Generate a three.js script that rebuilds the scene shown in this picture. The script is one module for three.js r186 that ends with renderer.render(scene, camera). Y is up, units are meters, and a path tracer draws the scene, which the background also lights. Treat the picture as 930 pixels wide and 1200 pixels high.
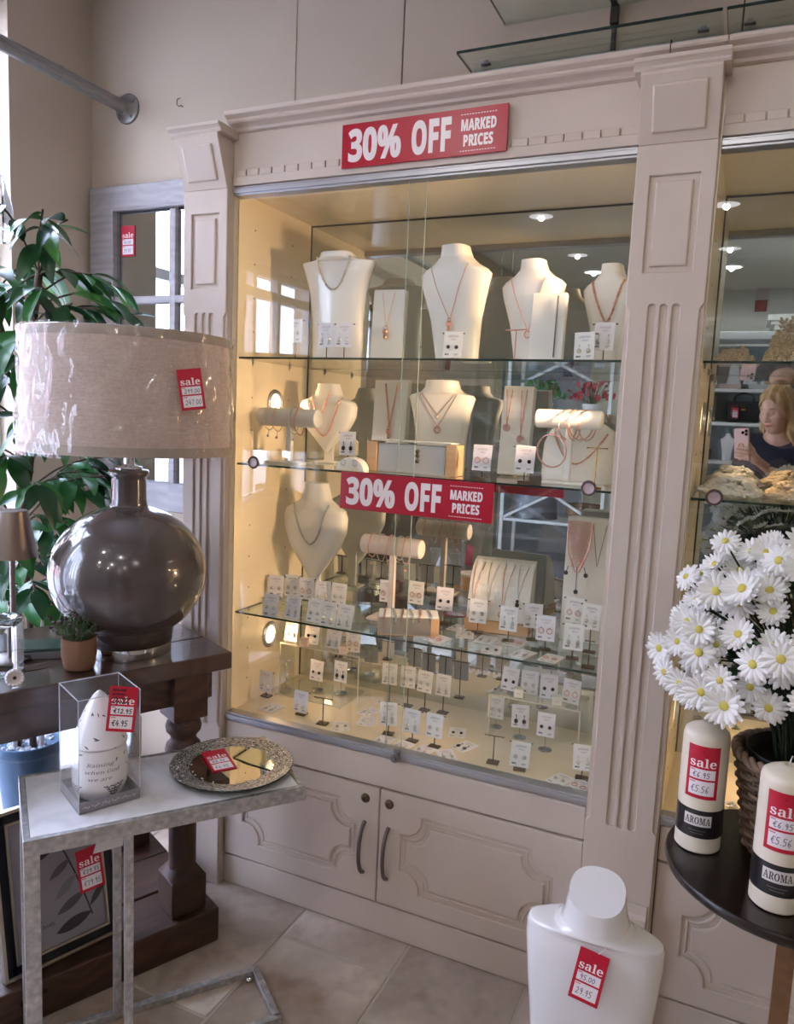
import * as THREE from 'three';
import { RoundedBoxGeometry } from 'three/addons/geometries/RoundedBoxGeometry.js';
import { mergeGeometries, mergeVertices } from 'three/addons/utils/BufferGeometryUtils.js';
import { MarchingCubes } from 'three/addons/objects/MarchingCubes.js';
import { RectAreaLightUniformsLib } from 'three/addons/lights/RectAreaLightUniformsLib.js';
RectAreaLightUniformsLib.init();

// ---------------------------------------------------------------- camera, sky, exposure
const scene = new THREE.Scene();
const camera = new THREE.PerspectiveCamera(67.81, 930 / 1200, 0.02, 60);
camera.rotation.order = 'YXZ';
camera.position.set(0, 1.445, 1.81);
camera.rotation.set(-0.1229, 0.4217, 0.0434);
scene.add(camera);
const renderer = new THREE.WebGLRenderer({ antialias: true });
renderer.toneMapping = THREE.LinearToneMapping;
renderer.toneMappingExposure = 1.0;
renderer.shadowMap.enabled = true;
{ // pale overcast sky
  const w = 64, h = 32, d = new Float32Array(w * h * 4);
  for (let j = 0; j < h; j++) for (let i = 0; i < w; i++) {
    const e = j / (h - 1) * 2 - 1, t = Math.max(0, e), o = (j * w + i) * 4;
    d[o] = 0.74 - 0.16 * t; d[o + 1] = 0.80 - 0.12 * t; d[o + 2] = 1.08 - 0.02 * t; d[o + 3] = 1;
  }
  const t = new THREE.DataTexture(d, w, h, THREE.RGBAFormat, THREE.FloatType);
  t.mapping = THREE.EquirectangularReflectionMapping; t.magFilter = THREE.LinearFilter; t.needsUpdate = true;
  scene.background = t; scene.backgroundIntensity = 19;
}
const CEIL = 2.96, ROOM = { x0: -2.33, x1: 3.1, z0: -0.44, z1: 6.5 };
const PANEL_POWER = 1.35, PUCK_POWER = 0.16;   // radiance of the ceiling panels and of the cabinet spots

// ---------------------------------------------------------------- helpers
let seed = 7;
const rnd = () => { seed = (seed * 1664525 + 1013904223) >>> 0; return seed / 4294967296; };
const rr = (a, b) => a + (b - a) * rnd();
const V = (x, y, z) => new THREE.Vector3(x, y, z);
const PI = Math.PI;
const used = {};
function numbered(n) { const k = used[n] = (used[n] ?? -1) + 1; return k ? n + '_' + String(k).padStart(3, '0') : n; }
function tag(o, label, category, group) { o.userData.label = label; o.userData.category = category; if (group) o.userData.group = group; return o; }
function thing(name, label, category, pos = [0, 0, 0], turn = 0, group) {
  const o = new THREE.Group(); o.name = numbered(name); o.position.set(...pos); o.rotation.y = turn; scene.add(o);
  return tag(o, label, category, group);
}
function part(name, geo, mat, parent) {
  const m = new THREE.Mesh(geo, mat); m.name = parent === scene ? numbered(name) : name;
  m.castShadow = m.receiveShadow = true; parent.add(m); return m;
}
function struct(name, geo, mat, parent = scene) { const m = part(name, geo, mat, parent); if (parent === scene) m.userData.kind = 'structure'; return m; }
function copy(src, label, pos, turn) {
  const o = src.clone(); o.name = numbered(src.name.replace(/_\d{3}$/, '')); o.userData = { ...src.userData, label };
  if (pos) o.position.set(...pos); if (turn !== undefined) o.rotation.y = turn; scene.add(o); return o;
}
// geometry: every helper returns non-indexed position/normal/uv so that anything merges
const clean = (g) => { const n = g.index ? g.toNonIndexed() : g; for (const k of Object.keys(n.attributes)) if (!['position', 'normal', 'uv'].includes(k)) n.deleteAttribute(k); n.morphAttributes = {}; return n; };
function metric(g, s = 1) { // uv in metres from the dominant axis of every face
  g = clean(g); g.computeVertexNormals === undefined;
  const p = g.attributes.position, n = g.attributes.normal, uv = new Float32Array(p.count * 2);
  for (let i = 0; i < p.count; i += 3) {
    let ax = 0, ay = 0, az = 0;
    for (let k = 0; k < 3; k++) { ax += n.getX(i + k); ay += n.getY(i + k); az += n.getZ(i + k); }
    ax = Math.abs(ax); ay = Math.abs(ay); az = Math.abs(az);
    for (let k = 0; k < 3; k++) {
      const x = p.getX(i + k), y = p.getY(i + k), z = p.getZ(i + k), o = (i + k) * 2;
      if (ay >= ax && ay >= az) { uv[o] = x * s; uv[o + 1] = z * s; } else if (ax >= az) { uv[o] = z * s; uv[o + 1] = y * s; } else { uv[o] = x * s; uv[o + 1] = y * s; }
    }
  }
  g.setAttribute('uv', new THREE.BufferAttribute(uv, 2)); return g;
}
const box = (w, h, d, x = 0, y = 0, z = 0) => metric(new THREE.BoxGeometry(w, h, d).translate(x, y, z));
const rbox = (w, h, d, x = 0, y = 0, z = 0, r = 0.003) => metric(new RoundedBoxGeometry(w, h, d, 1, Math.min(r, w / 2.01, h / 2.01, d / 2.01)).translate(x, y, z));
const bb = (x0, x1, y0, y1, z0, z1, r = 0) => r ? rbox(x1 - x0, y1 - y0, z1 - z0, (x0 + x1) / 2, (y0 + y1) / 2, (z0 + z1) / 2, r) : box(x1 - x0, y1 - y0, z1 - z0, (x0 + x1) / 2, (y0 + y1) / 2, (z0 + z1) / 2);
const cyl = (r0, r1, h, x = 0, y = 0, z = 0, n = 20) => clean(new THREE.CylinderGeometry(r1, r0, h, n).translate(x, y + h / 2, z));
const ball = (r, x = 0, y = 0, z = 0, n = 10) => clean(new THREE.SphereGeometry(r, n, Math.max(5, n * 0.7 | 0)).translate(x, y, z));
const torus = (R, r, n = 24, m = 6) => clean(new THREE.TorusGeometry(R, r, m, n));
const lathe = (pts, n = 40) => clean(new THREE.LatheGeometry(pts.map((p) => new THREE.Vector2(p[0], p[1])), n));
const curve = (pts, closed = false) => new THREE.CatmullRomCurve3(pts.map((p) => p.isVector3 ? p : V(...p)), closed);
const tube = (pts, r, n = 16, m = 6, closed = false) => clean(new THREE.TubeGeometry(curve(pts, closed), n, r, m, closed));
function bar(a, b, r, m = 8, r2 = r) { // straight rod between two points
  const A = V(...a), B = V(...b), d = B.clone().sub(A), g = new THREE.CylinderGeometry(r2, r, d.length(), m);
  g.translate(0, d.length() / 2, 0).applyQuaternion(new THREE.Quaternion().setFromUnitVectors(V(0, 1, 0), d.normalize())).translate(A.x, A.y, A.z);
  return clean(g);
}
function sqbar(a, b, w, h = w) { // straight square bar
  const A = V(...a), B = V(...b), d = B.clone().sub(A), L = d.length(), g = new THREE.BoxGeometry(w, h, L);
  const o = new THREE.Object3D(); o.position.copy(A).add(B).multiplyScalar(0.5); o.lookAt(B); o.updateMatrix();
  return metric(g.applyMatrix4(o.matrix));
}
const merge = (...g) => mergeGeometries(g.flat().map(clean));
const poly = (pts, holes = []) => { const s = new THREE.Shape(pts.map((p) => new THREE.Vector2(...p))); for (const h of holes) s.holes.push(new THREE.Path((h.getPoints ? h.getPoints(6) : h.map((p) => new THREE.Vector2(...p))))); return s; };
const extrude = (shape, depth, bev = 0, seg = 1, cs = 8) => clean(new THREE.ExtrudeGeometry(shape, { depth: depth - 2 * bev, bevelEnabled: bev > 0, bevelThickness: bev, bevelSize: bev, bevelOffset: -bev, bevelSegments: seg, curveSegments: cs }).translate(0, 0, bev));
const place = (g, [x, y, z] = [0, 0, 0], [a, b, c] = [0, 0, 0]) => { const m = new THREE.Matrix4().makeRotationFromEuler(new THREE.Euler(a, b, c, 'YXZ')).setPosition(x, y, z); return g.applyMatrix4(m); };
const noisy = (g, f) => { const p = g.attributes.position; for (let i = 0; i < p.count; i++) { const q = f(p.getX(i), p.getY(i), p.getZ(i)); p.setXYZ(i, q[0], q[1], q[2]); } g.computeVertexNormals(); return g; };
// a grid surface (u, v in 0..1) -> smooth mesh
function surf(f, nu, nv) {
  const pos = [], uv = [], idx = [];
  for (let j = 0; j <= nv; j++) for (let i = 0; i <= nu; i++) { pos.push(...f(i / nu, j / nv)); uv.push(i / nu, j / nv); }
  for (let j = 0; j < nv; j++) for (let i = 0; i < nu; i++) { const a = j * (nu + 1) + i, b = a + 1, c = a + nu + 1, d = c + 1; idx.push(a, b, d, a, d, c); }
  const g = new THREE.BufferGeometry(); g.setAttribute('position', new THREE.Float32BufferAttribute(pos, 3)); g.setAttribute('uv', new THREE.Float32BufferAttribute(uv, 2)); g.setIndex(idx); g.computeVertexNormals(); return clean(g);
}
function uvByHeight(g, y0, y1) { const p = g.attributes.position, u = g.attributes.uv; for (let i = 0; i < p.count; i++) u.setY(i, (p.getY(i) - y0) / (y1 - y0)); return g; }
// ---------------------------------------------------------------- textures
const hash = (x, y, s) => { let h = (x * 374761393 + y * 668265263 + s * 974634777) | 0; h = Math.imul(h ^ (h >>> 13), 1274126177); return ((h ^ (h >>> 16)) >>> 0) / 4294967296; };
function vnoise(x, y, P, s) { // value noise with period P
  const xi = Math.floor(x), yi = Math.floor(y), fx = x - xi, fy = y - yi, u = fx * fx * (3 - 2 * fx), v = fy * fy * (3 - 2 * fy), w = (a) => ((a % P) + P) % P;
  const a = hash(w(xi), w(yi), s), b = hash(w(xi + 1), w(yi), s), c = hash(w(xi), w(yi + 1), s), d = hash(w(xi + 1), w(yi + 1), s);
  return a + (b - a) * u + (c - a) * v + (a - b - c + d) * u * v;
}
const fbm = (u, v, p, oct, s) => { let a = 0.5, t = 0, n = 0; for (let i = 0; i < oct; i++) { t += a * vnoise(u * p, v * p, p, s + i); n += a; a *= 0.5; p *= 2; } return t / n; };
function tex(n, fn, repeat = 1, color = true) {
  const d = new Uint8Array(n * n * 4);
  for (let j = 0; j < n; j++) for (let i = 0; i < n; i++) { const c = fn(i / n, j / n), o = (j * n + i) * 4; for (let k = 0; k < 3; k++) d[o + k] = Math.max(0, Math.min(255, c[k] ?? c)); d[o + 3] = 255; }
  const t = new THREE.DataTexture(d, n, n, THREE.RGBAFormat); t.wrapS = t.wrapT = THREE.RepeatWrapping; t.magFilter = THREE.LinearFilter; t.minFilter = THREE.LinearMipmapLinearFilter; t.generateMipmaps = true;
  t.repeat.set(repeat, repeat); if (color) t.colorSpace = THREE.SRGBColorSpace; t.needsUpdate = true; return t;
}
const mixc = (a, b, t) => a.map((x, i) => x + (b[i] - x) * t);
function canvasTex(w, h, draw) { const c = document.createElement('canvas'); c.width = w; c.height = h; draw(c.getContext('2d'), w, h); const t = new THREE.CanvasTexture(c); t.colorSpace = THREE.SRGBColorSpace; return t; }
const M = (o) => new THREE.MeshStandardMaterial(o), MP = (o) => new THREE.MeshPhysicalMaterial(o);
const glow = (hex, i) => M({ color: 0x111111, emissive: hex, emissiveIntensity: i, roughness: 0.5 });

const plasterBump = tex(256, (u, v) => [255 * fbm(u, v, 12, 4, 3)], 2, false);
const wallTex = tex(256, (u, v) => mixc([188, 171, 152], [201, 185, 167], fbm(u, v, 4, 5, 11)), 0.7);
const paintTex = tex(256, (u, v) => mixc([205, 189, 175], [213, 198, 184], fbm(u, v, 6, 4, 21)), 1.5);
const woodTex = (a, b, s, px = 512) => tex(px, (u, v) => { const w = fbm(u, v, 4, 3, s), g = fbm(u * 1, v, 8, 2, s + 5), l = vnoise(u * 6 + w * 3, v * 90, 90, s + 9), k = 0.5 + 0.5 * Math.sin((v * 22 + w * 5 + g * 2) * 6.28); return mixc(a, b, Math.min(1, 0.15 + 0.45 * k * w + 0.45 * l)); });
const darkWoodTex = woodTex([40, 26, 20], [86, 60, 45], 31), greyWoodTex = woodTex([138, 132, 134], [182, 176, 177], 47), paleWoodTex = woodTex([205, 160, 118], [226, 186, 146], 53, 256);
const creamTex = tex(256, (u, v) => { const l = vnoise(u * 8, v * 64, 64, 5); return mixc([240, 222, 190], [246, 231, 204], 0.5 * l + 0.5 * fbm(u, v, 5, 3, 15)); }, 1);
const marbleTex = tex(512, (u, v) => { const n = fbm(u, v, 4, 5, 61), k = Math.abs(n + 0.25 * fbm(u, v, 12, 4, 67) - 0.62); return mixc([212, 210, 213], [238, 237, 239], Math.min(1, 0.35 + k * 7)); }, 1.3);
const metalTex = tex(256, (u, v) => mixc([158, 157, 157], [212, 211, 210], Math.pow(fbm(u, v, 24, 4, 71), 1.4) * 1.2), 4);
const linenTex = tex(256, (u, v) => { const a = vnoise(u * 128, v * 24, 128, 81), b = vnoise(u * 24, v * 128, 128, 82); return mixc([192, 172, 160], [226, 208, 196], 0.5 * a + 0.5 * b); }, 3);

const wallMat = M({ map: wallTex, roughness: 0.85, bumpMap: plasterBump, bumpScale: 0.0006 });
const paint = M({ map: paintTex, roughness: 0.42 });
const paint2 = M({ color: 0xded0c2, roughness: 0.5 });
const cream = M({ map: creamTex, roughness: 0.22 });
const alu = M({ color: 0xb4b4b8, metalness: 0.85, roughness: 0.35 });
const steel = M({ color: 0x8f8d8c, metalness: 1, roughness: 0.3 });
const chrome = M({ color: 0xd8d8da, metalness: 1, roughness: 0.08 });
const bronze = M({ color: 0x6a5640, metalness: 0.9, roughness: 0.35 });
const gold = M({ color: 0xd9b060, metalness: 1, roughness: 0.2 });
const rose = M({ color: 0xdba594, metalness: 0.9, roughness: 0.28 });
const silver = M({ color: 0xcac7c5, metalness: 0.7, roughness: 0.3 });
const dark = M({ color: 0x2a2627, roughness: 0.5 });
const mirror = M({ color: 0xd4dadc, metalness: 1, roughness: 0.005 });
const glass = MP({ color: 0xfcfefd, transmission: 1, thickness: 0, roughness: 0, ior: 1.5 });
const shelfGlass = MP({ color: 0xf3f9f6, transmission: 1, thickness: 0, roughness: 0, ior: 1.5 });
const glassEdge = MP({ color: 0x17302a, roughness: 0.12, transmission: 0.15, thickness: 0 });
const acrylic = MP({ color: 0xfafcfc, transmission: 1, thickness: 0, roughness: 0.03, ior: 1.45 });
const film = MP({ color: 0xffffff, transmission: 1, thickness: 0, roughness: 0.08, ior: 1.5 });
const bustWhite = M({ color: 0xeae5de, roughness: 0.45 });
const gloss = MP({ color: 0xf0eeee, roughness: 0.25, clearcoat: 1, clearcoatRoughness: 0.05 });
const darkWood = MP({ map: darkWoodTex, roughness: 0.32, clearcoat: 1, clearcoatRoughness: 0.12 });
const mattWood = M({ map: darkWoodTex, color: 0xfff0e6, roughness: 0.55 });
const paleWood = M({ map: paleWoodTex, roughness: 0.5 });
const white = M({ color: 0xeeebe8, roughness: 0.5 });
// ================================================================ THE ROOM
const { x0: X0, x1: X1, z0: Z0, z1: Z1 } = ROOM;
{ // floor of stone tiles laid in offset columns
  const grout = M({ color: 0xbdb3a6, roughness: 0.9 });
  const floor = struct('floor', box(X1 - X0 + 0.4, 0.1, Z1 - Z0 + 0.4, (X0 + X1) / 2, -0.0525, (Z0 + Z1) / 2), grout);
  const stone = tex(512, (u, v) => { const n = fbm(u, v, 3, 5, 101), m = fbm(u, v, 9, 5, 107), f = fbm(u, v, 40, 2, 117); let c = mixc([172, 159, 147], [222, 213, 203], Math.min(1, Math.max(0, n * 2.4 - 0.7))); c = mixc(c, [146, 124, 106], Math.max(0, m - 0.55) * 2.6); c = mixc(c, [208, 196, 180], Math.max(0, 0.42 - m) * 1.6); return c.map((x) => x + (f - 0.5) * 16); });
  const stoneBump = tex(256, (u, v) => [255 * (0.7 * fbm(u, v, 6, 5, 131) + 0.3 * fbm(u, v, 3, 2, 132))], 1, false);
  const mats = [0, 1, 2].map((i) => M({ map: stone, roughness: 0.48, bumpMap: stoneBump, bumpScale: 0.004, color: [0xffffff, 0xf2ece6, 0xfff6ec][i] }));
  const W = 0.33, L = 0.495, geos = [];
  for (let k = 0; k < 6; k++) { const g = new RoundedBoxGeometry(W - 0.006, 0.012, L - 0.006, 1, 0.004).translate(0, -0.006, 0); const q = metric(g); const uv = q.attributes.uv; for (let i = 0; i < uv.count; i++) uv.setXY(i, uv.getX(i) * 1.1 + k * 0.37, uv.getY(i) * 1.1 + k * 0.61); geos.push(q); }
  const off = [0.13, 0.46, 0.3, 0.02];
  let n = 0;
  for (let c = -3; c < 6; c++) for (let r = -3; r < 7; r++) {
    const x = -1.047 + 0.33 * c + W / 2, z = off[((c % 4) + 4) % 4 === 0 ? 0 : ((c % 4) + 4) % 4 === 3 ? 1 : ((c % 4) + 4) % 4 === 1 ? 2 : 3] + L * r + L / 2;
    if (z < -0.5 || z > 2.9 || x > 0.75 || n > 110) continue;
    const t = part('tile', geos[(n * 5 + c * c) % 6 | 0] ?? geos[0], mats[(n * 7 + (r & 1)) % 3], floor); t.position.set(x, 0, z); n++;
  }
  const rest = part('tile_field', box(X1 - 0.6, 0.012, Z1 - Z0, (X1 + 0.6) / 2 + 0.08, -0.0065, (Z0 + Z1) / 2), mats[0], floor); rest.userData.kind = 'stuff';
  const rest2 = part('tile_field', box(0.68 - X0, 0.012, Z1 - 3.3, (X0 + 0.68) / 2, -0.0065, (3.3 + Z1) / 2), mats[0], floor); rest2.userData.kind = 'stuff';
}
{
  const ceil = struct('ceiling', box(X1 - X0 + 0.4, 0.15, Z1 - Z0 + 0.4, (X0 + X1) / 2, CEIL + 0.075, (Z0 + Z1) / 2), M({ color: 0xd9d8d4, roughness: 0.9 }));
  const wb = struct('wall_back', bb(X0 - 0.2, X1 + 0.2, -0.1, CEIL, Z0 - 0.2, Z0 - 0.006), M({ color: 0x4a443e, roughness: 0.9 }));
  const cuts = [X0, -1.4475, -1.0565, -0.1, 1.0, X1];
  for (let i = 0; i < 5; i++) part('panel', bb(cuts[i] + (i ? 0.002 : -0.01), cuts[i + 1] - 0.002, 0, CEIL, Z0 - 0.008, Z0, 0.002), wallMat, wb);
  part('batten', bb(-1.456, -1.439, 2.2, CEIL, Z0 - 0.001, Z0 + 0.003, 0.001), wallMat, wb);
  struct('wall_right', bb(X1, X1 + 0.2, -0.1, CEIL, Z0 - 0.2, Z1 + 0.2), wallMat);
  struct('wall_front', bb(X0 - 0.2, X1 + 0.2, -0.1, CEIL, Z1, Z1 + 0.2), M({ color: 0xd6d5cf, roughness: 0.9 }));
  // two shop windows in the left wall: a tall one by the corner, a lower one with narrow lights
  const WIN = [[-0.083, 0.95, 2.75, 2.03, [0.42]], [1.06, 2.15, 2.2, 2.07, [1.27, 1.42, 1.57, 1.8]]], lw = (z0, z1, y0, y1) => bb(X0 - 0.2, X0, y0, y1, z0, z1);
  struct('wall_left', merge(lw(Z0 - 0.2, -0.083, -0.1, CEIL), lw(0.95, 1.06, -0.1, CEIL), lw(2.15, Z1 + 0.2, -0.1, CEIL), lw(-0.083, 0.95, -0.1, 0.1), lw(1.06, 2.15, -0.1, 0.1), lw(-0.083, 0.95, 2.75, CEIL), lw(1.06, 2.15, 2.2, CEIL)), wallMat);
  const wf = M({ color: 0xe9e8ee, roughness: 0.4 });
  WIN.forEach(([z0, z1, top, tr, bars], wi) => {
    const win = new THREE.Group(); win.name = 'window_' + (wi + 1); win.position.set(X0 - 0.1, 0.1, 0); win.userData.kind = 'structure'; scene.add(win);
    const H = top - 0.1, j = 0.028, zc = (z0 + z1) / 2, w = z1 - z0;
    part('window_frame', merge(box(0.06, H, j, 0, H / 2, z0 + j / 2), box(0.06, H, j, 0, H / 2, z1 - j / 2), box(0.06, 0.06, w, 0, 0.03, zc), box(0.06, 0.04, w, 0, H - 0.02, zc), box(0.06, 0.045, w, 0, tr - 0.1, zc)), wf, win);
    for (const z of bars) part('glazing_bar', box(0.055, H - 0.05, 0.03, 0, H / 2, z), wf, win);
    const cuts2 = [z0 + j, ...bars, z1 - j];
    for (let i = 0; i < cuts2.length - 1; i++) for (const [y0, y1] of [[0.06, tr - 0.1225], [tr - 0.0775, H - 0.04]]) part('pane', bb(-0.004, 0.004, y0, y1, cuts2[i] + (i ? 0.015 : 0), cuts2[i + 1] - (i < cuts2.length - 2 ? 0.015 : 0)), glass, win);
    part('window_sill', bb(-0.1, 0.13, -0.02, 0.012, z0, z1, 0.004), wf, win);
  });
  // outside: pavement and the house fronts over the street
  struct('pavement', box(12, 0.1, 30, X0 - 6.25, -0.12, 2), M({ color: 0xa9a7a3, roughness: 0.9 }));
  const rend = [0xd9c9b4, 0xd7a9a6, 0xcfd3d6], pw = M({ color: 0x3c4650, roughness: 0.1 });
  for (let i = 0; i < 3; i++) {
    const h = thing('house_front', ['cream rendered house front across the street outside', 'pink rendered house front across the street outside', 'grey rendered house front across the street outside'][i], 'building', [X0 - 9.5, -0.07, -2.5 + i * 5]);
    part('facade', box(1, 5.5, 4.9, 0, 2.75, 0), M({ color: rend[i], roughness: 0.9 }), h);
    for (const z of [-1.3, 1.3]) for (const y of [1.2, 3.9]) { const f = part('window', rbox(0.06, 1.3, 1.0, 0.5, y + 0.3, z, 0.01), white, h); part('pane', box(0.02, 1.15, 0.85, 0.53, y + 0.3, z), pw, f); }
    part('fascia', rbox(0.12, 0.5, 4.7, 0.55, 2.75, 0, 0.02), M({ color: [0x5b3a6a, 0x8d8a9c, 0x5b6a62][i], roughness: 0.6 }), h);
  }
}
{ // round ceiling panels
  let i = 0;
  for (const x of [-1.5, -0.25, 1.3]) for (const z of [2.3, 3.86, 5.2]) {
    const t = thing('ceiling_light', 'round white ceiling light panel, ' + ['window-side', 'middle', 'right-hand'][[-1.5, -0.25, 1.3].indexOf(x)] + ' column, ' + ['nearest the cabinet', 'second from the cabinet', 'farthest from the cabinet'][i % 3], 'ceiling light', [x, CEIL, z], 0, 'round ceiling light panels');
    part('rim', lathe([[0.088, -0.001], [0.088, -0.012], [0.1, -0.012], [0.104, -0.001]], 32), white, t);
    part('diffuser', cyl(0.088, 0.088, 0.006, 0, -0.008, 0, 32), glow(0xfaf8ff, 7), t);
    const l = new THREE.SpotLight(0xf8f4f0, PANEL_POWER, 0, 1.53, 0.15); l.shadow.radius = 1; l.castShadow = true; l.position.set(0, -0.02, 0); l.target.position.set(0, -1, 0); t.add(l, l.target); l.name = 'lamp'; i++;
  }
}
// ================================================================ DISPLAY CABINETS
const YT = 2.035, YB = 0.533, ZM = -0.412;           // opening top and bottom, mirror plane
const SHELF = [1.6, 1.295, 0.849];
const slot = (x, y0, y1, r) => { const p = []; for (let i = 0; i <= 6; i++) { const a = PI * i / 6; p.push([x + r * Math.cos(a), y1 - r + r * Math.sin(a)]); } for (let i = 0; i <= 6; i++) { const a = PI + PI * i / 6; p.push([x + r * Math.cos(a), y0 + r + r * Math.sin(a)]); } return p; };
const rect = (x0, x1, y0, y1) => [[x0, y0], [x1, y0], [x1, y1], [x0, y1]];
const rev = (a) => a.slice().reverse();
function pilaster(cab, ox, xa, xb, plinth) {           // world x from xa to xb; ox = the cabinet's own x
  const a = xa - ox, b = xb - ox, w = b - a, c = (a + b) / 2, zf = 0.03;
  const fl0 = 0.505, fl1 = 1.715;
  const outer = [[a, 0.001], [b, 0.001], [b, fl0], [b - 0.009, fl0 + 0.012], [b - 0.009, fl1 - 0.012], [b, fl1], [b, 2.05], [a, 2.05], [a, fl1], [a + 0.009, fl1 - 0.012], [a + 0.009, fl0 + 0.012], [a, fl0]];
  const pw = w * 0.31, holes = [-0.025, 0, 0.025].map((d) => slot(c + d, fl0, fl1, 0.0075));
  const face = extrude(poly(outer, [...holes, rect(c - pw, c + pw, 1.783, 1.985)]), 0.007, 0.0022).translate(0, 0, zf - 0.007);
  const back = bb(a, b, 0.001, 2.05, -0.02, zf - 0.0068);
  const p = part('pilaster', metric(merge(face, back)), paint, cab);
  part('raised_panel', metric(extrude(poly(rect(c - pw + 0.012, c + pw - 0.012, 1.795, 1.973)), 0.008, 0.004, 2).translate(0, 0, zf - 0.009)), paint, p);
  // corbel leaning out under the cornice
  const prof = poly([[-0.0, 2.05], [zf, 2.05], [0.076, 2.174], [0.076, 2.182], [0, 2.182]]);
  const cg = extrude(prof, w - 0.004, 0.001); cg.applyMatrix4(new THREE.Matrix4().makeBasis(V(0, 0, 1), V(0, 1, 0), V(-1, 0, 0))).translate(b - 0.002, 0, 0);
  const co = part('corbel', metric(cg), paint, cab);
  const ang = Math.atan2(0.076 - zf, 0.124), len = Math.hypot(0.076 - zf, 0.124);
  const rp = extrude(poly(rect(-w * 0.33, w * 0.33, len * 0.17, len * 0.86)), 0.009, 0.004, 2); place(rp, [c, 2.05, zf - 0.003], [ang, 0, 0]);
  part('raised_panel', metric(rp), paint, co);
  const e = 0.012, cp = poly([[0, 2.181], [0.077, 2.181], [0.08, 2.185], [0.081, 2.189], [0.087, 2.194], [0.09, 2.196], [0.09, 2.204], [0, 2.204]]);
  const capg = extrude(cp, w + 2 * e, 0.001); capg.applyMatrix4(new THREE.Matrix4().makeBasis(V(0, 0, 1), V(0, 1, 0), V(-1, 0, 0))).translate(b + e, 0, 0);
  part('capital', metric(capg), paint, cab);
  if (plinth) {
    const pp = poly([[0, 0.002], [0.05, 0.002], [0.05, 0.27], [0.054, 0.275], [0.054, 0.305], [0.044, 0.312], [0.036, 0.33], [0, 0.33]]);
    const pg = extrude(pp, w - 0.012, 0.001); pg.applyMatrix4(new THREE.Matrix4().makeBasis(V(0, 0, 1), V(0, 1, 0), V(-1, 0, 0))).translate(b - 0.006, 0, 0);
    part('plinth', metric(pg), paint, cab);
  }
}
function scoop(w, h, r, s = 0.01) { // rectangle with concave corners and small steps
  const p = []; const q = [[1, -1, 0], [1, 1, 1], [-1, 1, 2], [-1, -1, 3]];
  for (const [sx, sy, k] of q) {
    const arc = []; for (let i = 0; i <= 7; i++) { const a = PI / 2 * i / 7; arc.push([sx * (w / 2 - s - r * Math.cos(a)), sy * (h / 2 - s - r * Math.sin(a))]); }
    const ends = [[sx * (w / 2 - s - r), sy * h / 2], ...arc.slice().map((v) => v), [sx * w / 2, sy * (h / 2 - s - r)]];
    arc[0]; // arc runs from the vertical side's end towards the horizontal side's end
    const list = [[sx * (w / 2 - s - r), sy * h / 2], ...arc.slice().reverse().map(([x, y]) => [x, y]), [sx * w / 2, sy * (h / 2 - s - r)]];
    // reverse() starts at a = 90 deg: x = w/2 - s, y = h/2 - s - r ; order so that it starts on the horizontal side
    const fixed = [list[0], ...arc.map(([x, y]) => [sx * (w / 2 - s - r) + (x - sx * (w / 2 - s - r)), y]), list[list.length - 1]];
    p.push(...((k === 0 || k === 2) ? fixed : fixed.slice().reverse()));
  }
  return p;
}
function cupboardDoor(cab, ox, xa, xb, y0, y1, handleSide, label) {
  const w = xb - xa, h = y1 - y0, cx = (xa + xb) / 2 - ox, cy = (y0 + y1) / 2;
  const pw = w - 0.13, ph = h - 0.11, r = 0.05;
  const ring = scoop(pw, ph, r), inner = scoop(pw - 0.044, ph - 0.044, r + 0.001);
  const slab = bb(-w / 2, w / 2, -h / 2, h / 2, -0.018, -0.002, 0.002);
  const frame = extrude(poly(rect(-w / 2, w / 2, -h / 2, h / 2), [ring]), 0.008, 0.0035, 2).translate(0, 0, -0.003);
  const d = part('door', metric(merge(slab, frame).translate(cx, cy, 0)), paint, cab);
  part('raised_panel', metric(extrude(poly(inner), 0.009, 0.0045, 2).translate(cx, cy, -0.0035)), paint, d);
  const mid = part('moulding', metric(extrude(poly(scoop(pw - 0.018, ph - 0.018, r, 0.01), [scoop(pw - 0.03, ph - 0.03, r, 0.01)]), 0.0045, 0.002).translate(cx, cy, -0.003)), paint, d);
  if (handleSide) {
    const hx = (handleSide > 0 ? xb - 0.042 : xa + 0.028) - ox, yc = y0 + 0.152;
    part('handle', merge(tube([[hx, yc + 0.075, 0.004], [hx, yc + 0.066, 0.018], [hx, yc + 0.03, 0.034], [hx, yc - 0.03, 0.034], [hx, yc - 0.066, 0.018], [hx, yc - 0.075, 0.004]], 0.0058, 24, 8)), M({ color: 0x77706c, metalness: 0.8, roughness: 0.4 }), d);
    const lk = part('lock', place(lathe([[0, 0.009], [0.007, 0.009], [0.009, 0.007], [0.0125, 0.005], [0.0135, 0]], 20), [hx, y1 - 0.036, 0.004], [PI / 2, 0, 0]), M({ color: 0x6b5a48, metalness: 0.9, roughness: 0.35 }), d);
    part('keyhole', bb(hx - 0.0015, hx + 0.0015, y1 - 0.041, y1 - 0.031, 0.011, 0.0135), dark, lk);
  }
}
function glassPlate(name, x0, x1, y0, y1, z0, z1, cab, front = true) { // clear sheet with dark green polished edges
  const s = part(name, bb(x0, x1, y0, y1, z0, z1), shelfGlass, cab);
  part('polished_edge', merge(bb(x0, x1, y0 + 0.0004, y1 - 0.0004, z1 - 0.0006, z1 + 0.0006), bb(x0 - 0.0006, x0 + 0.0006, y0 + 0.0004, y1 - 0.0004, z0, z1)), glassEdge, s);
  return s;
}
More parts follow.
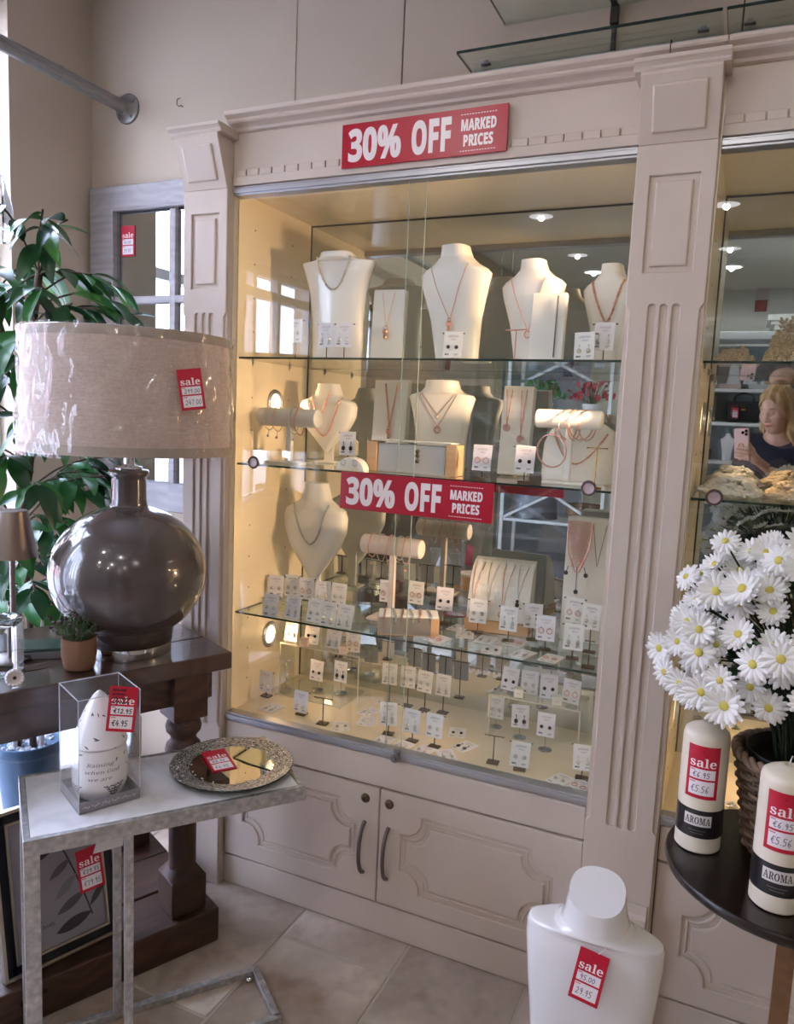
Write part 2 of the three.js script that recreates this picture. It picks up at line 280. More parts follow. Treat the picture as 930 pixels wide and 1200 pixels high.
function spot(cab, x, y, z, dir, narrow = 0) { // round recessed lamp in a side wall
  const p = part('spotlight', place(lathe([[0.028, 0.002], [0.03, 0.006], [0.036, 0.007], [0.041, 0.004], [0.043, 0]], 32), [x, y, z], [0, 0, -dir * PI / 2]), alu, cab);
  part('lens', place(lathe([[0, 0.004], [0.02, 0.0038], [0.029, 0.0015]], 24), [x, y, z], [0, 0, -dir * PI / 2]), glow(0xffdfae, 9), p);
  const l = new THREE.SpotLight(0xffd2a6, narrow || (cab.userData.label.startsWith('neighbouring') ? 0.5 : PUCK_POWER), 0, narrow ? 0.62 : 1.35, 0.8); l.shadow.radius = 1; l.castShadow = true; l.name = 'lamp'; l.position.set(x + dir * 0.012, y, z); l.target.position.set(x + dir * 1.0, y - 0.02, narrow ? -0.15 : z); cab.add(l, l.target);
}
function cabinet(name, label, xa, xb, opts) {
  const ox = (xa + xb) / 2, cab = thing(name, label, 'display cabinet', [ox, 0, 0]);
  const a = xa - ox, b = xb - ox;
  part('side_panel', bb(a - 0.016, a, 0.02, 2.2, Z0 + 0.004, -0.001), cream, cab);
  part('side_panel', bb(b, b + 0.016, 0.02, 2.2, Z0 + 0.004, -0.001), cream, cab);
  part('top_panel', bb(a, b, 2.053, 2.07, Z0 + 0.004, -0.004), cream, cab);
  part('base_panel', bb(a, b, 0.505, 0.54, Z0 + 0.004, -0.032), cream, cab);
  part('back_mirror', bb(a, b, 0.53, 2.053, ZM - 0.006, ZM), mirror, cab);
  part('mirror_edge', merge(bb(a, a + 0.004, 0.535, 2.053, ZM - 0.001, ZM + 0.0015), bb(a, b, 2.047, 2.052, ZM - 0.001, ZM + 0.0015)), M({ color: 0x2b2a26, roughness: 0.4 }), cab);
  part('carcass', bb(a, b, 0.02, 0.5, Z0 + 0.01, -0.03), M({ color: 0x5c4f45, roughness: 0.8 }), cab);
  // front: plinth board, doors, rail, tracks
  const m = opts.mid ?? (xa + xb) / 2;
  part('plinth_board', rbox(b - a - 0.002, 0.09, 0.02, 0, 0.047, -0.008, 0.003), paint, cab);
  part('rail', rbox(b - a - 0.004, 0.086, 0.024, 0, 0.4795, -0.006, 0.005), paint, cab);
  cupboardDoor(cab, ox, xa + 0.003, m - 0.0015, 0.098, 0.431, 1);
  cupboardDoor(cab, ox, m + 0.0015, xb - 0.004, 0.098, 0.431, -1);
  const tr = (y0, y1) => merge(bb(a, b, y0, y1, -0.03, 0.004, 0.002), bb(a, b, y0 + 0.006, y1 - 0.006, 0.003, 0.009, 0.002));
  part('bottom_track', tr(0.5235, 0.548), alu, cab); part('top_track', tr(2.034, 2.0585), alu, cab);
  // frieze, dentils, cornice
  part('frieze', bb(a, b, 2.058, 2.215, -0.02, 0.0, 0.001), paint, cab);
  part('fascia', rbox(b - a, 0.024, 0.01, 0, 2.0715, 0.004, 0.002), paint, cab);
  const dg = rbox(0.0375, 0.018, 0.008, 0, 0, 0, 0.0012), nd = Math.floor((b - a) / 0.04);
  for (let i = 0; i < nd; i++) { const d = part('dentil', dg, paint, cab); d.position.set(a + (i + 0.5) * (b - a) / nd, 2.0925, 0.003); }
  const cp = poly([[-0.02, 2.198], [0.004, 2.198], [0.012, 2.2], [0.016, 2.206], [0.024, 2.21], [0.036, 2.213], [0.04, 2.217], [0.04, 2.222], [0.054, 2.228], [0.056, 2.232], [0.056, 2.238], [-0.02, 2.238]]);
  const e0 = opts.corniceLeft ?? 0, e1 = opts.corniceRight ?? 0, cg = extrude(cp, b - a + e0 + e1, 0.0008); cg.applyMatrix4(new THREE.Matrix4().makeBasis(V(0, 0, 1), V(0, 1, 0), V(-1, 0, 0))).translate(b + e1, 0, 0);
  part('cornice', metric(cg), paint, cab);
  part('cornice_top', bb(a - e0, b + e1, 2.225, 2.237, Z0 + 0.004, -0.02), paint, cab);
  // glass shelves and sliding doors
  for (const y of SHELF) glassPlate('glass_shelf', a + 0.002, b - 0.002, y - 0.006, y, y < 1 ? -0.34 : ZM + 0.014, y < 1 ? -0.034 : -0.03, cab);
  const pegs = [];
  for (const y of SHELF) for (const z of [-0.1, -0.3]) for (const s of [a + 0.004, b - 0.004]) pegs.push(cyl(0.004, 0.004, 0.008, s, y - 0.014, z, 8));
  part('shelf_peg', merge(pegs), alu, cab).userData.kind = 'stuff';
  for (const s of [[a + 0.0006, 1], [b - 0.0006, -1]]) {
    const holes = []; for (let y = 0.62; y < 1.98; y += 0.096) for (const z of [-0.1, -0.3]) holes.push(bb(s[0] - 0.0004, s[0] + 0.0004, y, y + 0.004, z - 0.002, z + 0.002));
    part('peg_holes', merge(holes), dark, cab).userData.kind = 'stuff';
  }
  for (const y of [1.474, 0.731]) { spot(cab, a + 0.0005, y, -0.222, 1); if (!opts.throwLight) spot(cab, b - 0.0005, y, -0.222, -1); }
  if (opts.throwLight) for (const y of [1.83, 1.5, 1.12, 0.74]) spot(cab, b - 0.0005, y, -0.07, -1, opts.throwLight * (y < 1 ? 0.4 : y > 1.7 ? 0.62 : 1));
  if (opts.doors) {
    const mm = opts.joint - ox;
    const dA = part('glass_door', bb(a, mm + 0.022, 0.546, 2.036, -0.022, -0.018), glass, cab);
    const dB = part('glass_door', bb(mm - 0.02, b, 0.546, 2.036, -0.012, -0.008), glass, cab);
    part('polished_edge', bb(mm + 0.0214, mm + 0.0226, 0.548, 2.034, -0.0216, -0.0184), M({ color: 0x9aa8a4, roughness: 0.2 }), dA);
    part('polished_edge', bb(mm - 0.0206, mm - 0.0194, 0.548, 2.034, -0.0116, -0.0084), M({ color: 0x9aa8a4, roughness: 0.2 }), dB);
    for (const [x, d, z] of [[opts.pulls[0] - ox, dA, -0.018], [opts.pulls[1] - ox, dB, -0.008]]) {
      part('finger_pull', place(lathe([[0.0125, 0.0005], [0.0135, 0.004], [0.0165, 0.0045], [0.0185, 0]], 28), [x, 1.3, z], [PI / 2, 0, 0]), M({ color: 0x6d5d5c, metalness: 0.8, roughness: 0.3 }), d); part('cup', place(lathe([[0, 0.001], [0.0115, 0.0008], [0.013, 0.0025]], 28), [x, 1.3, z], [PI / 2, 0, 0]), M({ color: 0xc2aeb0, roughness: 0.35, metalness: 0.2 }), d);
    }
    const lk = part('track_lock', merge(place(cyl(0.011, 0.012, 0.018, 0, 0, 0, 20), [mm + 0.022, 0.537, 0.006], [PI / 2, 0, 0]), place(cyl(0.006, 0.006, 0.006, 0, 0, 0, 12), [mm + 0.022, 0.537, 0.024], [PI / 2, 0, 0]), bb(mm + 0.012, mm + 0.032, 0.53, 0.556, 0.002, 0.01, 0.002)), steel, cab);
  }
  return cab;
}
const cabA = cabinet('display_cabinet', 'cream painted jewellery cabinet with sliding glass doors and mirror back between fluted pilasters', -1.346, -0.268, { mid: -0.824, doors: true, joint: -0.8, pulls: [-1.279, -0.324], throwLight: 1.9, corniceRight: 0.166 });
pilaster(cabA, -0.807, -1.499, -1.348, false); pilaster(cabA, -0.807, -0.267, -0.103, true);
part('outer_side', bb(-1.5 + 0.807, -1.364 + 0.807, 0.01, 2.2, Z0 + 0.004, -0.021), paint, cabA);
part('divider', bb(-0.25 + 0.807, -0.119 + 0.807, 0.01, 2.2, Z0 + 0.004, -0.021), paint, cabA);
const cabB = cabinet('display_cabinet', 'neighbouring cream mirrored cabinet at the right edge, partly behind the white flowers', -0.1, 1.0, { mid: 0.45, doors: true, joint: 0.45, pulls: [-0.05, 0.95] });

// red sale banners
const banner = canvasTex(1024, 256, (c, w, h) => {
  c.fillStyle = '#b3142d'; c.fillRect(0, 0, w, h); c.fillStyle = '#f1e7e4'; c.textBaseline = 'middle';
  const cond = (s, x, y, size, sx) => { c.save(); c.translate(x, y); c.scale(sx, 1); c.font = 'bold ' + size + 'px sans-serif'; c.fillText(s, 0, 0); c.lineWidth = size * 0.055; c.strokeStyle = '#f1e7e4'; c.strokeText(s, 0, 0); c.restore(); return c; };
  const fit = (s, x, y, size, wide) => { c.font = 'bold ' + size + 'px sans-serif'; cond(s, x, y, size, wide / c.measureText(s).width); };
  fit('30%', 42, 130, 250, 346); fit('OFF', 450, 130, 250, 250);
  fit('MARKED', 752, 92, 84, 210); fit('PRICES', 768, 178, 84, 178);
  for (let i = 0; i < 13; i++) { c.fillRect(752 + i * 16.5, 30, 11, 5); c.fillRect(752 + i * 16.5, 232, 11, 5); }
});
function signPlate(label, w, h, pos, tilt, parentGroup) {
  const t = thing('sale_banner', label, 'sign', pos, 0); t.rotation.z = tilt;
  part('board', rbox(w, h, 0.004, 0, 0, 0, 0.0015), M({ color: 0xb3142d, roughness: 0.3 }), t);
  part('print', clean(new THREE.PlaneGeometry(w - 0.002, h - 0.002).translate(0, 0, 0.0023)), M({ map: banner, roughness: 0.28 }), t);
}
signPlate('red thirty percent off banner on the frieze above the glass doors', 0.438, 0.107, [-0.784, 2.126, 0.015], 0.004);
signPlate('red thirty percent off banner stuck across the middle of the glass doors', 0.43, 0.1, [-0.767, 1.2445, 0.0], -0.006);

// glass wall shelves above the cornice
for (const [x0, x1, y, zf, l] of [[-0.83, -0.142, 2.47, -0.312, 'long clear glass wall shelf just above the cornice, left of the two'], [-0.132, 0.5, 2.47, -0.312, 'clear glass wall shelf above the cornice at the right edge'], [-0.735, 0.2, 2.587, -0.25, 'upper clear glass wall shelf on a dark bracket at the top edge']]) {
  const t = thing('glass_wall_shelf', l, 'shelf', [(x0 + x1) / 2, y, Z0]), w = x1 - x0, d = zf - Z0;
  glassPlate('glass_plate', -w / 2, w / 2, -0.008, 0, 0.001, d, t);
  if (y < 2.5) { part('wall_rail', merge(rbox(w - 0.02, 0.014, 0.016, 0, -0.017, 0.0085, 0.003), rbox(w - 0.02, 0.006, 0.02, 0, -0.027, 0.0105, 0.002)), alu, t); for (const s of [-1, 1]) part('clip', merge(cyl(0.007, 0.007, 0.012, s * (w / 2 - 0.05), 0.0005, 0.02, 12), rbox(0.028, 0.005, 0.016, s * (w / 2 - 0.05), 0.003, 0.02, 0.001)), steel, t); }
  else { part('bracket', merge(rbox(0.012, 0.16, 0.012, -0.155, -0.09, 0.007, 0.002), sqbar([-0.155, -0.013, 0.01], [-0.155, -0.013, d - 0.04], 0.014, 0.01), rbox(0.022, 0.05, 0.022, -0.155, -0.035, 0.012, 0.003)), M({ color: 0x4a4745, metalness: 0.6, roughness: 0.4 }), t); }
}
// ================================================================ SALE TAGS
const STROKES = { '0': [[.5, 0, .15, .3, .15, .7, .5, 1, .85, .7, .85, .3, .5, 0]], '1': [[.3, .2, .55, 0, .5, 1]], '2': [[.15, .25, .45, 0, .8, .25, .6, .6, .1, 1, .9, .95]], '3': [[.15, .1, .7, .05, .75, .35, .4, .48, .8, .7, .5, 1, .1, .9]], '4': [[.55, 0, .1, .65, .95, .6], [.75, .35, .65, 1.05]], '5': [[.9, 0, .3, .02, .2, .42, .7, .42, .8, .75, .5, 1, .1, .92]], '6': [[.75, 0, .25, .45, .2, .85, .55, 1, .8, .75, .5, .55, .22, .72]], '7': [[.1, .05, .9, 0, .4, 1]], '8': [[.8, .15, .45, 0, .2, .22, .75, .7, .5, 1, .15, .8, .75, .25, .8, .15]], '9': [[.8, .3, .5, .5, .2, .3, .5, 0, .8, .2, .75, .6, .6, 1]], '€': [[.95, .1, .5, .02, .2, .5, .45, .98, .9, .9], [.0, .42, .65, .38], [.0, .62, .6, .58]], '.': [[.4, .95, .5, 1]] };
function hand(c, s, x, y, w, h, lw, col) { // handwriting drawn stroke by stroke
  c.strokeStyle = col; c.lineWidth = lw; c.lineCap = 'round'; c.lineJoin = 'round';
  for (const ch of s) { const k = ch === '.' ? 0.5 : 1; for (const st of STROKES[ch] ?? []) { c.beginPath(); for (let i = 0; i < st.length; i += 2) { const px = x + st[i] * w * k + (1 - st[i + 1]) * w * 0.15, py = y + st[i + 1] * h; i ? c.lineTo(px, py) : c.moveTo(px, py); } c.stroke(); } x += w * k * 1.12; }
}
function tagTex(was, now, scribble) {
  return canvasTex(128, 224, (c, w, h) => {
    c.fillStyle = '#c01432'; c.fillRect(0, 0, w, h); c.fillStyle = '#fbf3f2'; c.textBaseline = 'alphabetic';
    c.save(); c.translate(10, 88); c.font = 'bold 50px serif'; c.scale(108 / c.measureText('sale').width, 1); c.fillText('sale', 0, 0); c.restore();
    c.fillStyle = '#7e1024'; c.beginPath(); c.arc(62, 22, 3.5, 0, 7); c.fill();
    c.fillStyle = '#eee6ea'; c.fillRect(13, 97, 102, 42); c.fillRect(13, 147, 102, 62);
    c.fillStyle = '#a8203a'; c.font = 'bold 9px sans-serif'; c.fillText('WAS', 16, 106); c.fillText('NOW', 16, 157);
    const col = scribble ? '#1c1a20' : '#3f4560', lw = scribble ? 3.4 : 2.2;
    hand(c, was, 26, 110, 13.5, 22, lw, col); hand(c, now, 24, 168, 14, 28, lw, col);
    if (scribble) { c.strokeStyle = '#2a0c14'; c.lineWidth = 4; for (let r = 0; r < 4; r++) { c.beginPath(); for (let i = 0; i < 14; i++) { const x = 14 + i * (r < 2 ? 4.5 : 6), y = 18 + r * 20 + (i % 2 ? -5 : 5) * (0.5 + hash(i, r, 3)); i ? c.lineTo(x, y) : c.moveTo(x, y); } c.stroke(); } }
  });
}
const tagRed = M({ color: 0xb5122e, roughness: 0.4 });
function saleTag(label, was, now, pos, rot, w = 0.06, scribble = false, string = null, bend = 0) {
  const h = w * 1.72, t = thing('sale_tag', label, 'sale tag', pos); t.rotation.order = 'YXZ'; t.rotation.set(rot[1], rot[0], rot[2]);
  const f = (x, y) => bend ? [bend * Math.sin(x / bend), y, bend * Math.cos(x / bend) - bend] : [x, y, 0];
  const sheet = (o, r) => { const g = new THREE.PlaneGeometry(w - r, h - r, 8, 1), p = g.attributes.position; for (let i = 0; i < p.count; i++) { const [x, y, z] = f(p.getX(i), p.getY(i)); p.setXYZ(i, x, y, z + o); } g.computeVertexNormals(); return clean(g); };
  if (bend) { const g = new THREE.BoxGeometry(w, h, 0.0008, 8, 1, 1), p = g.attributes.position; for (let i = 0; i < p.count; i++) { const [x, y, z] = f(p.getX(i), p.getY(i)); p.setXYZ(i, x, y, z + p.getZ(i)); } g.computeVertexNormals(); part('card', clean(g), tagRed, t); }
  else part('card', box(w, h, 0.0008), tagRed, t);
  part('print', sheet(0.0006, 0.0004), M({ map: tagTex(was, now, scribble), roughness: 0.4 }), t);
  if (string) part('string', tube(string, 0.0007, 10, 5), white, t);
  return t;
}
// ================================================================ LEFT SIDE
{ // hanging rail
  const t = thing('hanging_rail', 'grey metal rail running out from the back wall at upper left', 'rail', [-2.153, 2.519, Z0]);
  const rm = M({ map: metalTex, color: 0xc4c0bd, metalness: 0.55, roughness: 0.42 });
  part('pipe', place(cyl(0.0225, 0.0225, 3.0, 0, 0, 0, 24), [0, 0, 0.006], [PI / 2, 0, 0]), rm, t);
  const fl = part('flange', place(lathe([[0.0225, 0.03], [0.026, 0.03], [0.03, 0.012], [0.05, 0.01], [0.053, 0.006], [0.053, 0.0]], 36), [0, 0, 0], [PI / 2, 0, 0]), rm, t);
  for (let i = 0; i < 4; i++) part('screw', place(ball(0.006, 0, 0, 0, 8), [0.04 * Math.cos(i * PI / 2 + 0.6), 0.04 * Math.sin(i * PI / 2 + 0.6), 0.011]), steel, fl);
  part('collar', place(lathe([[0.0225, 0], [0.0245, 0.002], [0.0245, 0.01], [0.0225, 0.012]], 30), [0, 0, 0.3], [PI / 2, 0, 0]), rm, t);
  const hk = thing('wall_hook', 'small bent wire hook in the bare wall above the grey mirror', 'hook', [-1.902, 2.498, Z0]);
  part('hook', tube([[0, 0, 0], [0, 0, 0.012], [-0.004, -0.004, 0.016], [-0.012, 0.004, 0.017], [-0.01, 0.02, 0.016], [0.002, 0.022, 0.016]], 0.0016, 18), M({ color: 0x55504a, metalness: 0.6, roughness: 0.5 }), hk);
  const h2 = thing('cornice_hook', 'thin bent wire hook hanging over the cornice above the middle pilaster', 'hook', [-0.212, 2.232, 0.058]);
  part('wire', tube([[0, 0.012, -0.02], [0, 0.012, 0.0], [0, 0.004, 0.004], [0, -0.03, 0.004], [-0.003, -0.036, 0.005]], 0.0013, 16), M({ color: 0x55504a, metalness: 0.6, roughness: 0.5 }), h2);
  const g = thing('glass_ornament', 'clear glass drop hanging by a thread in front of the window', 'ornament', [-2.115, 1.92, 0.125]);
  part('drop', lathe([[0, 0], [0.02, 0.004], [0.034, 0.03], [0.036, 0.07], [0.03, 0.12], [0.016, 0.165], [0.006, 0.19], [0.004, 0.2], [0, 0.2]], 24), MP({ color: 0xf4f8fa, transmission: 1, thickness: 0.02, roughness: 0.02, ior: 1.45 }), g);
  part('thread', bar([0, 0.2, 0], [-0.03, 0.577, 0], 0.0006, 4), white, g);
}
{ // grey window-style mirror
  const t = thing('wall_mirror', 'grey weathered window-style mirror with glazing bars in the corner', 'mirror', [-1.925, 1.06, Z0]);
  const gw = M({ map: greyWoodTex, roughness: 0.6 }), W = 0.385, H = 1.185, f = 0.108;
  const bev = (a, b, y0, y1) => rbox(b - a, y1 - y0, 0.035, (a + b) / 2, (y0 + y1) / 2, 0.0185, 0.006);
  part('frame', merge(bev(-W, -W + f, 0, H), bev(W - f, W, 0, H), bev(-W + f - 0.004, W - f + 0.004, 0, f), bev(-W + f - 0.004, W - f + 0.004, H - f + 0.025, H), rbox(0.012, H - 0.17, 0.012, -W + f, H / 2, 0.028, 0.004), rbox(2 * W - 0.2, 0.012, 0.012, 0, H - f + 0.024, 0.028, 0.004)), gw, t);
  part('glazing_bar', rbox(0.03, H - f * 2 + 0.03, 0.02, 0, H / 2, 0.014, 0.005), gw, t);
  for (const y of [0.434, 0.776]) part('glazing_bar', rbox(2 * (W - f), 0.028, 0.018, 0, y, 0.014, 0.005), gw, t);
  const rows = [f, 0.434, 0.776, H - f + 0.025];
  for (let r = 0; r < 3; r++) for (const s of [-1, 1]) part('pane', bb(s < 0 ? -W + f : 0.012, s < 0 ? -0.012 : W - f, rows[r] + (r ? 0.012 : -0.002), rows[r + 1] - (r < 2 ? 0.012 : -0.002), 0.001, 0.006), mirror, t);
  saleTag('red sale tag stuck in the upper pane of the grey mirror', '45.00', '29.95', [-2.146, 2.052, Z0 + 0.0085], [0, 0, 0], 0.064);
}
const TH = 1.126, TC = [-1.69, 0, 0.673];
const onTable = (x, z) => [TC[0] + x * Math.cos(TH) + z * Math.sin(TH), TC[2] - x * Math.sin(TH) + z * Math.cos(TH)];
{ // dark console table
  const t = thing('console_table', 'dark wooden console table with turned legs and heavy plank base', 'table', TC, TH);
  for (let i = 0; i < 3; i++) part('plank', metric(new RoundedBoxGeometry(1.3, 0.046, 0.1655, 2, 0.005).translate(0, 0.787, -0.1667 + i * 0.1667), 1).translate(0, 0, 0), darkWood, t);
  part('apron', merge(rbox(1.2, 0.085, 0.02, 0, 0.7215, 0.205, 0.003), rbox(1.2, 0.085, 0.02, 0, 0.7215, -0.205, 0.003), rbox(0.02, 0.085, 0.41, 0.605, 0.7215, 0, 0.003), rbox(0.02, 0.085, 0.41, -0.605, 0.7215, 0, 0.003)), darkWood, t);
  const legPts = [[0.03, 0.2], [0.034, 0.21], [0.036, 0.23], [0.036, 0.5], [0.033, 0.51], [0.033, 0.52], [0.044, 0.535], [0.047, 0.55], [0.044, 0.565], [0.034, 0.575], [0.033, 0.585], [0.036, 0.592], [0.045, 0.602], [0.047, 0.615], [0.043, 0.628], [0.034, 0.638], [0.034, 0.645]];
  const legs = [[0.54, 0.192], [0.54, -0.192], [-0.54, 0.192], [-0.54, -0.192]];
  for (const [x, z] of legs) { // square foot with sloped shoulders, turned shaft, square head
    const foot = rbox(0.098, 0.1, 0.098, 0, 0.15, 0, 0.006), cone = metric(new THREE.CylinderGeometry(0.038, 0.067, 0.03, 4, 1).rotateY(PI / 4).translate(0, 0.213, 0));
    const l = part('leg', merge(foot, cone, lathe(legPts, 28), rbox(0.094, 0.122, 0.094, 0, 0.703, 0, 0.004)), mattWood, t); l.position.set(x, 0, z);
  }
  for (let i = 0; i < 3; i++) part('base_plank', metric(new RoundedBoxGeometry(1.236, 0.098, i === 2 ? 0.16 : 0.17, 2, 0.005).translate(0, 0.049, -0.165 + i * 0.172)), mattWood, t);
  part('knot', merge(place(cyl(0.006, 0.006, 0.004, 0, 0, 0, 10), [0.12, 0.06, 0.257], [PI / 2, 0, 0]), place(cyl(0.005, 0.005, 0.004, 0, 0, 0, 10), [0.17, 0.068, 0.257], [PI / 2, 0, 0])), M({ color: 0x1a100c, roughness: 0.8 }), t);
}
{ // large lamp
  const LX = -1.42, LZ = 0.324;
  const t = thing('table_lamp', 'large lamp with glossy taupe globe base and plastic-wrapped linen drum shade', 'lamp', [LX, 0.8105, LZ]);
  const ceramic = MP({ color: 0x4c4442, roughness: 0.2, clearcoat: 1, clearcoatRoughness: 0.04, bumpMap: plasterBump, bumpScale: 0.0008 });
  part('plinth_ring', lathe([[0.098, 0.0], [0.107, 0.001], [0.107, 0.033], [0.103, 0.035], [0.09, 0.035]], 56), chrome, t);
  const g = []; for (let i = 0; i <= 28; i++) { const a = -PI / 2 + PI * (0.2 + 0.72 * i / 28); g.push([0.194 * Math.cos(a), 0.209 + 0.176 * Math.sin(a)]); }
  part('base', lathe([[0.06, 0.02], [0.11, 0.03], ...g, [0.046, 0.386], [0.043, 0.4], [0.0425, 0.45], [0.043, 0.456], [0.049, 0.46], [0.05, 0.468], [0.047, 0.474], [0.03, 0.476]], 64), ceramic, t);
  part('stem', lathe([[0.03, 0.474], [0.033, 0.476], [0.033, 0.482], [0.016, 0.486], [0.013, 0.49], [0.013, 0.53], [0.017, 0.532], [0.017, 0.56], [0, 0.56]], 24), chrome, t);
  const linen = MP({ map: linenTex, roughness: 0.9, transmission: 0.3, thickness: 0 });
  const shade = part('shade', merge(clean(new THREE.CylinderGeometry(0.245, 0.252, 0.29, 72, 1, true).translate(0, 0.665, 0)), clean(new THREE.CylinderGeometry(0.242, 0.249, 0.29, 72, 1, true).translate(0, 0.665, 0))), linen, t);
  const trim = M({ color: 0xa49689, roughness: 0.8 });
  part('trim', clean(new THREE.CylinderGeometry(0.2462, 0.2467, 0.022, 72, 1, true).translate(0, 0.799, 0)), trim, shade);
  part('trim', clean(new THREE.CylinderGeometry(0.2526, 0.2532, 0.022, 72, 1, true).translate(0, 0.531, 0)), trim, shade);
  const spokes = [torus(0.244, 0.002, 48).rotateX(PI / 2).translate(0, 0.809, 0), torus(0.251, 0.002, 48).rotateX(PI / 2).translate(0, 0.521, 0)]; for (let i = 0; i < 3; i++) spokes.push(bar([0.015, 0.545, 0], [0.25, 0.522, 0], 0.002, 6).rotateY(i * 2.094));
  part('shade_ring', merge(spokes), chrome, t);
  // crinkled clear film round the shade
  const film2 = MP({ color: 0xffffff, transmission: 1, thickness: 0, roughness: 0.12, ior: 1.5 });
  const f = surf((u, v) => { const a = u * 2 * PI, y = 0.513 + v * 0.302; const w = Math.max(0, vnoise(u * 60 + v * 1.5, v * 6, 60, 5) - 0.35) * 0.015 + Math.abs(vnoise(u * 140 + v * 9, v * 14, 140, 9) - 0.5) * 0.009; const r = 0.2545 - 0.0075 * v + w; return [r * Math.cos(a), y, r * Math.sin(a)]; }, 300, 40);
  part('film_wrap', f, film2, shade);
  const a = Math.atan2(-1.181 - LX, 0.346 - LZ + 0.1) ;
  { const ang = 1.02; saleTag('red sale tag on the drum shade of the large taupe lamp', '299.00', '247.00', [-1.157, 1.489, 0.405], [0.78, -0.05, 0.14], 0.054); }
}
{ // small metal lamp
  const t = thing('small_lamp', 'small brushed metal lamp with tapered shade at the left edge', 'lamp', [-1.602, 0.8105, 0.523]);
  const br = M({ color: 0x9a8c86, metalness: 1, roughness: 0.32 });
  part('base', lathe([[0, 0], [0.045, 0], [0.046, 0.006], [0.044, 0.012], [0.008, 0.014]], 32), br, t);
  part('pole', cyl(0.0065, 0.0065, 0.27, 0, 0.012, 0, 16), br, t);
  part('shade', merge(lathe([[0.03, 0.371], [0.036, 0.372], [0.0375, 0.37], [0.059, 0.258], [0.057, 0.258], [0.035, 0.368]], 48), lathe([[0, 0.3705], [0.036, 0.3705]], 32)), br, t);
}
{ // glass block, green box, rhinestone disc, little potted plant
  const t = thing('glass_block', 'thick clear glass block vase at the left edge of the table', 'vase', [-1.53, 0.8105, 0.612], 0.6);
  part('body', rbox(0.075, 0.125, 0.075, 0, 0.0625, 0, 0.006), MP({ color: 0xe8eef2, transmission: 1, thickness: 0.05, roughness: 0.06, ior: 1.5 }), t);
  part('rim', place(lathe([[0.02, 0.006], [0.036, 0.012], [0.044, 0.01], [0.04, 0], [0.02, 0]], 28), [0, 0.126, 0], [0, 0, 0]), MP({ color: 0xdfeef2, transmission: 0.9, thickness: 0.01, roughness: 0.05 }), t);
  const b = thing('green_box', 'flat box with dark green lid lying behind the glass block', 'box', [-1.575, 0.8105, 0.462], 0.75);
  part('tray', rbox(0.115, 0.018, 0.09, 0, 0.009, 0, 0.002), M({ color: 0x6d6b6c, roughness: 0.5 }), b);
  part('lid', rbox(0.111, 0.008, 0.086, 0, 0.0222, 0, 0.002), MP({ color: 0x1f3d30, roughness: 0.35, clearcoat: 0.5 }), b);
  const d = thing('rhinestone_disc', 'small silver disc with a rhinestone rim and thin rod', 'ornament', [-1.437, 0.8105, 0.655], 0.9);
  const dm = place(lathe([[0, 0.008], [0.012, 0.008], [0.014, 0.01], [0.019, 0.01], [0.02, 0.007], [0.02, 0]], 28), [0, 0.021, 0], [PI / 2 - 0.25, 0, 0]);
  part('disc', dm, M({ color: 0xc9c3bf, metalness: 0.5, roughness: 0.4 }), d);
  const st = []; for (let i = 0; i < 14; i++) { const a = i / 14 * 2 * PI; st.push(place(ball(0.0026, 0.0165 * Math.cos(a), 0.0165 * Math.sin(a), 0.0105, 6), [0, 0.021, 0], [-0.25, 0, 0])); }
  part('rhinestones', merge(st), M({ color: 0xf3f2f4, roughness: 0.1 }), d); part('hub', place(ball(0.004, 0, 0, 0.009, 8), [0, 0.021, 0], [-0.25, 0, 0]), dark, d);
  part('rod', bar([0.005, 0.03, -0.002], [0.07, 0.018, -0.06], 0.0018, 6), steel, d);
  const p = thing('potted_heather', 'small terracotta felt pot with a bushy little plant beside the lamp', 'plant', [-1.412, 0.8105, 0.496]);
  part('pot', lathe([[0, 0.001], [0.032, 0.001], [0.036, 0.01], [0.0405, 0.04], [0.0405, 0.062], [0.039, 0.079], [0.036, 0.08], [0.035, 0.07], [0, 0.07]], 32), M({ color: 0x7b5a44, roughness: 0.95, bumpMap: plasterBump, bumpScale: 0.001 }), p);
  const lv = [], fl = []; seed = 41;
  for (let i = 0; i < 70; i++) {
    const a = rr(0, 6.28), s = Math.sqrt(rnd()), e = V(Math.cos(a) * s * 0.068, 0.095 + rr(0.01, 0.06) * (1.2 - s * 0.6), Math.sin(a) * s * 0.068), b0 = V(Math.cos(a) * s * 0.02, 0.07, Math.sin(a) * s * 0.02);
    lv.push(bar(b0.toArray(), e.toArray(), 0.0007, 4));
    for (let k = 0; k < 9; k++) { const q = b0.clone().lerp(e, 0.25 + k * 0.085); lv.push(place(clean(new THREE.OctahedronGeometry(0.0045).scale(0.45, 0.3, 1.5)), [q.x + rr(-.004, .004), q.y, q.z + rr(-.004, .004)], [rr(0, 6), rr(-.8, .8), 0])); }
    if (i % 4 === 0) for (let k = 0; k < 3; k++) fl.push(ball(0.0036, e.x + rr(-.005, .005), e.y + rr(0, .006), e.z + rr(-.005, .005), 5));
  }
  part('foliage', merge(lv), M({ color: 0x4c5d3f, roughness: 0.8 }), p).userData.kind = 'stuff'; part('flower_heads', merge(fl), M({ color: 0x4a3a3c, roughness: 0.8 }), p).userData.kind = 'stuff';
}
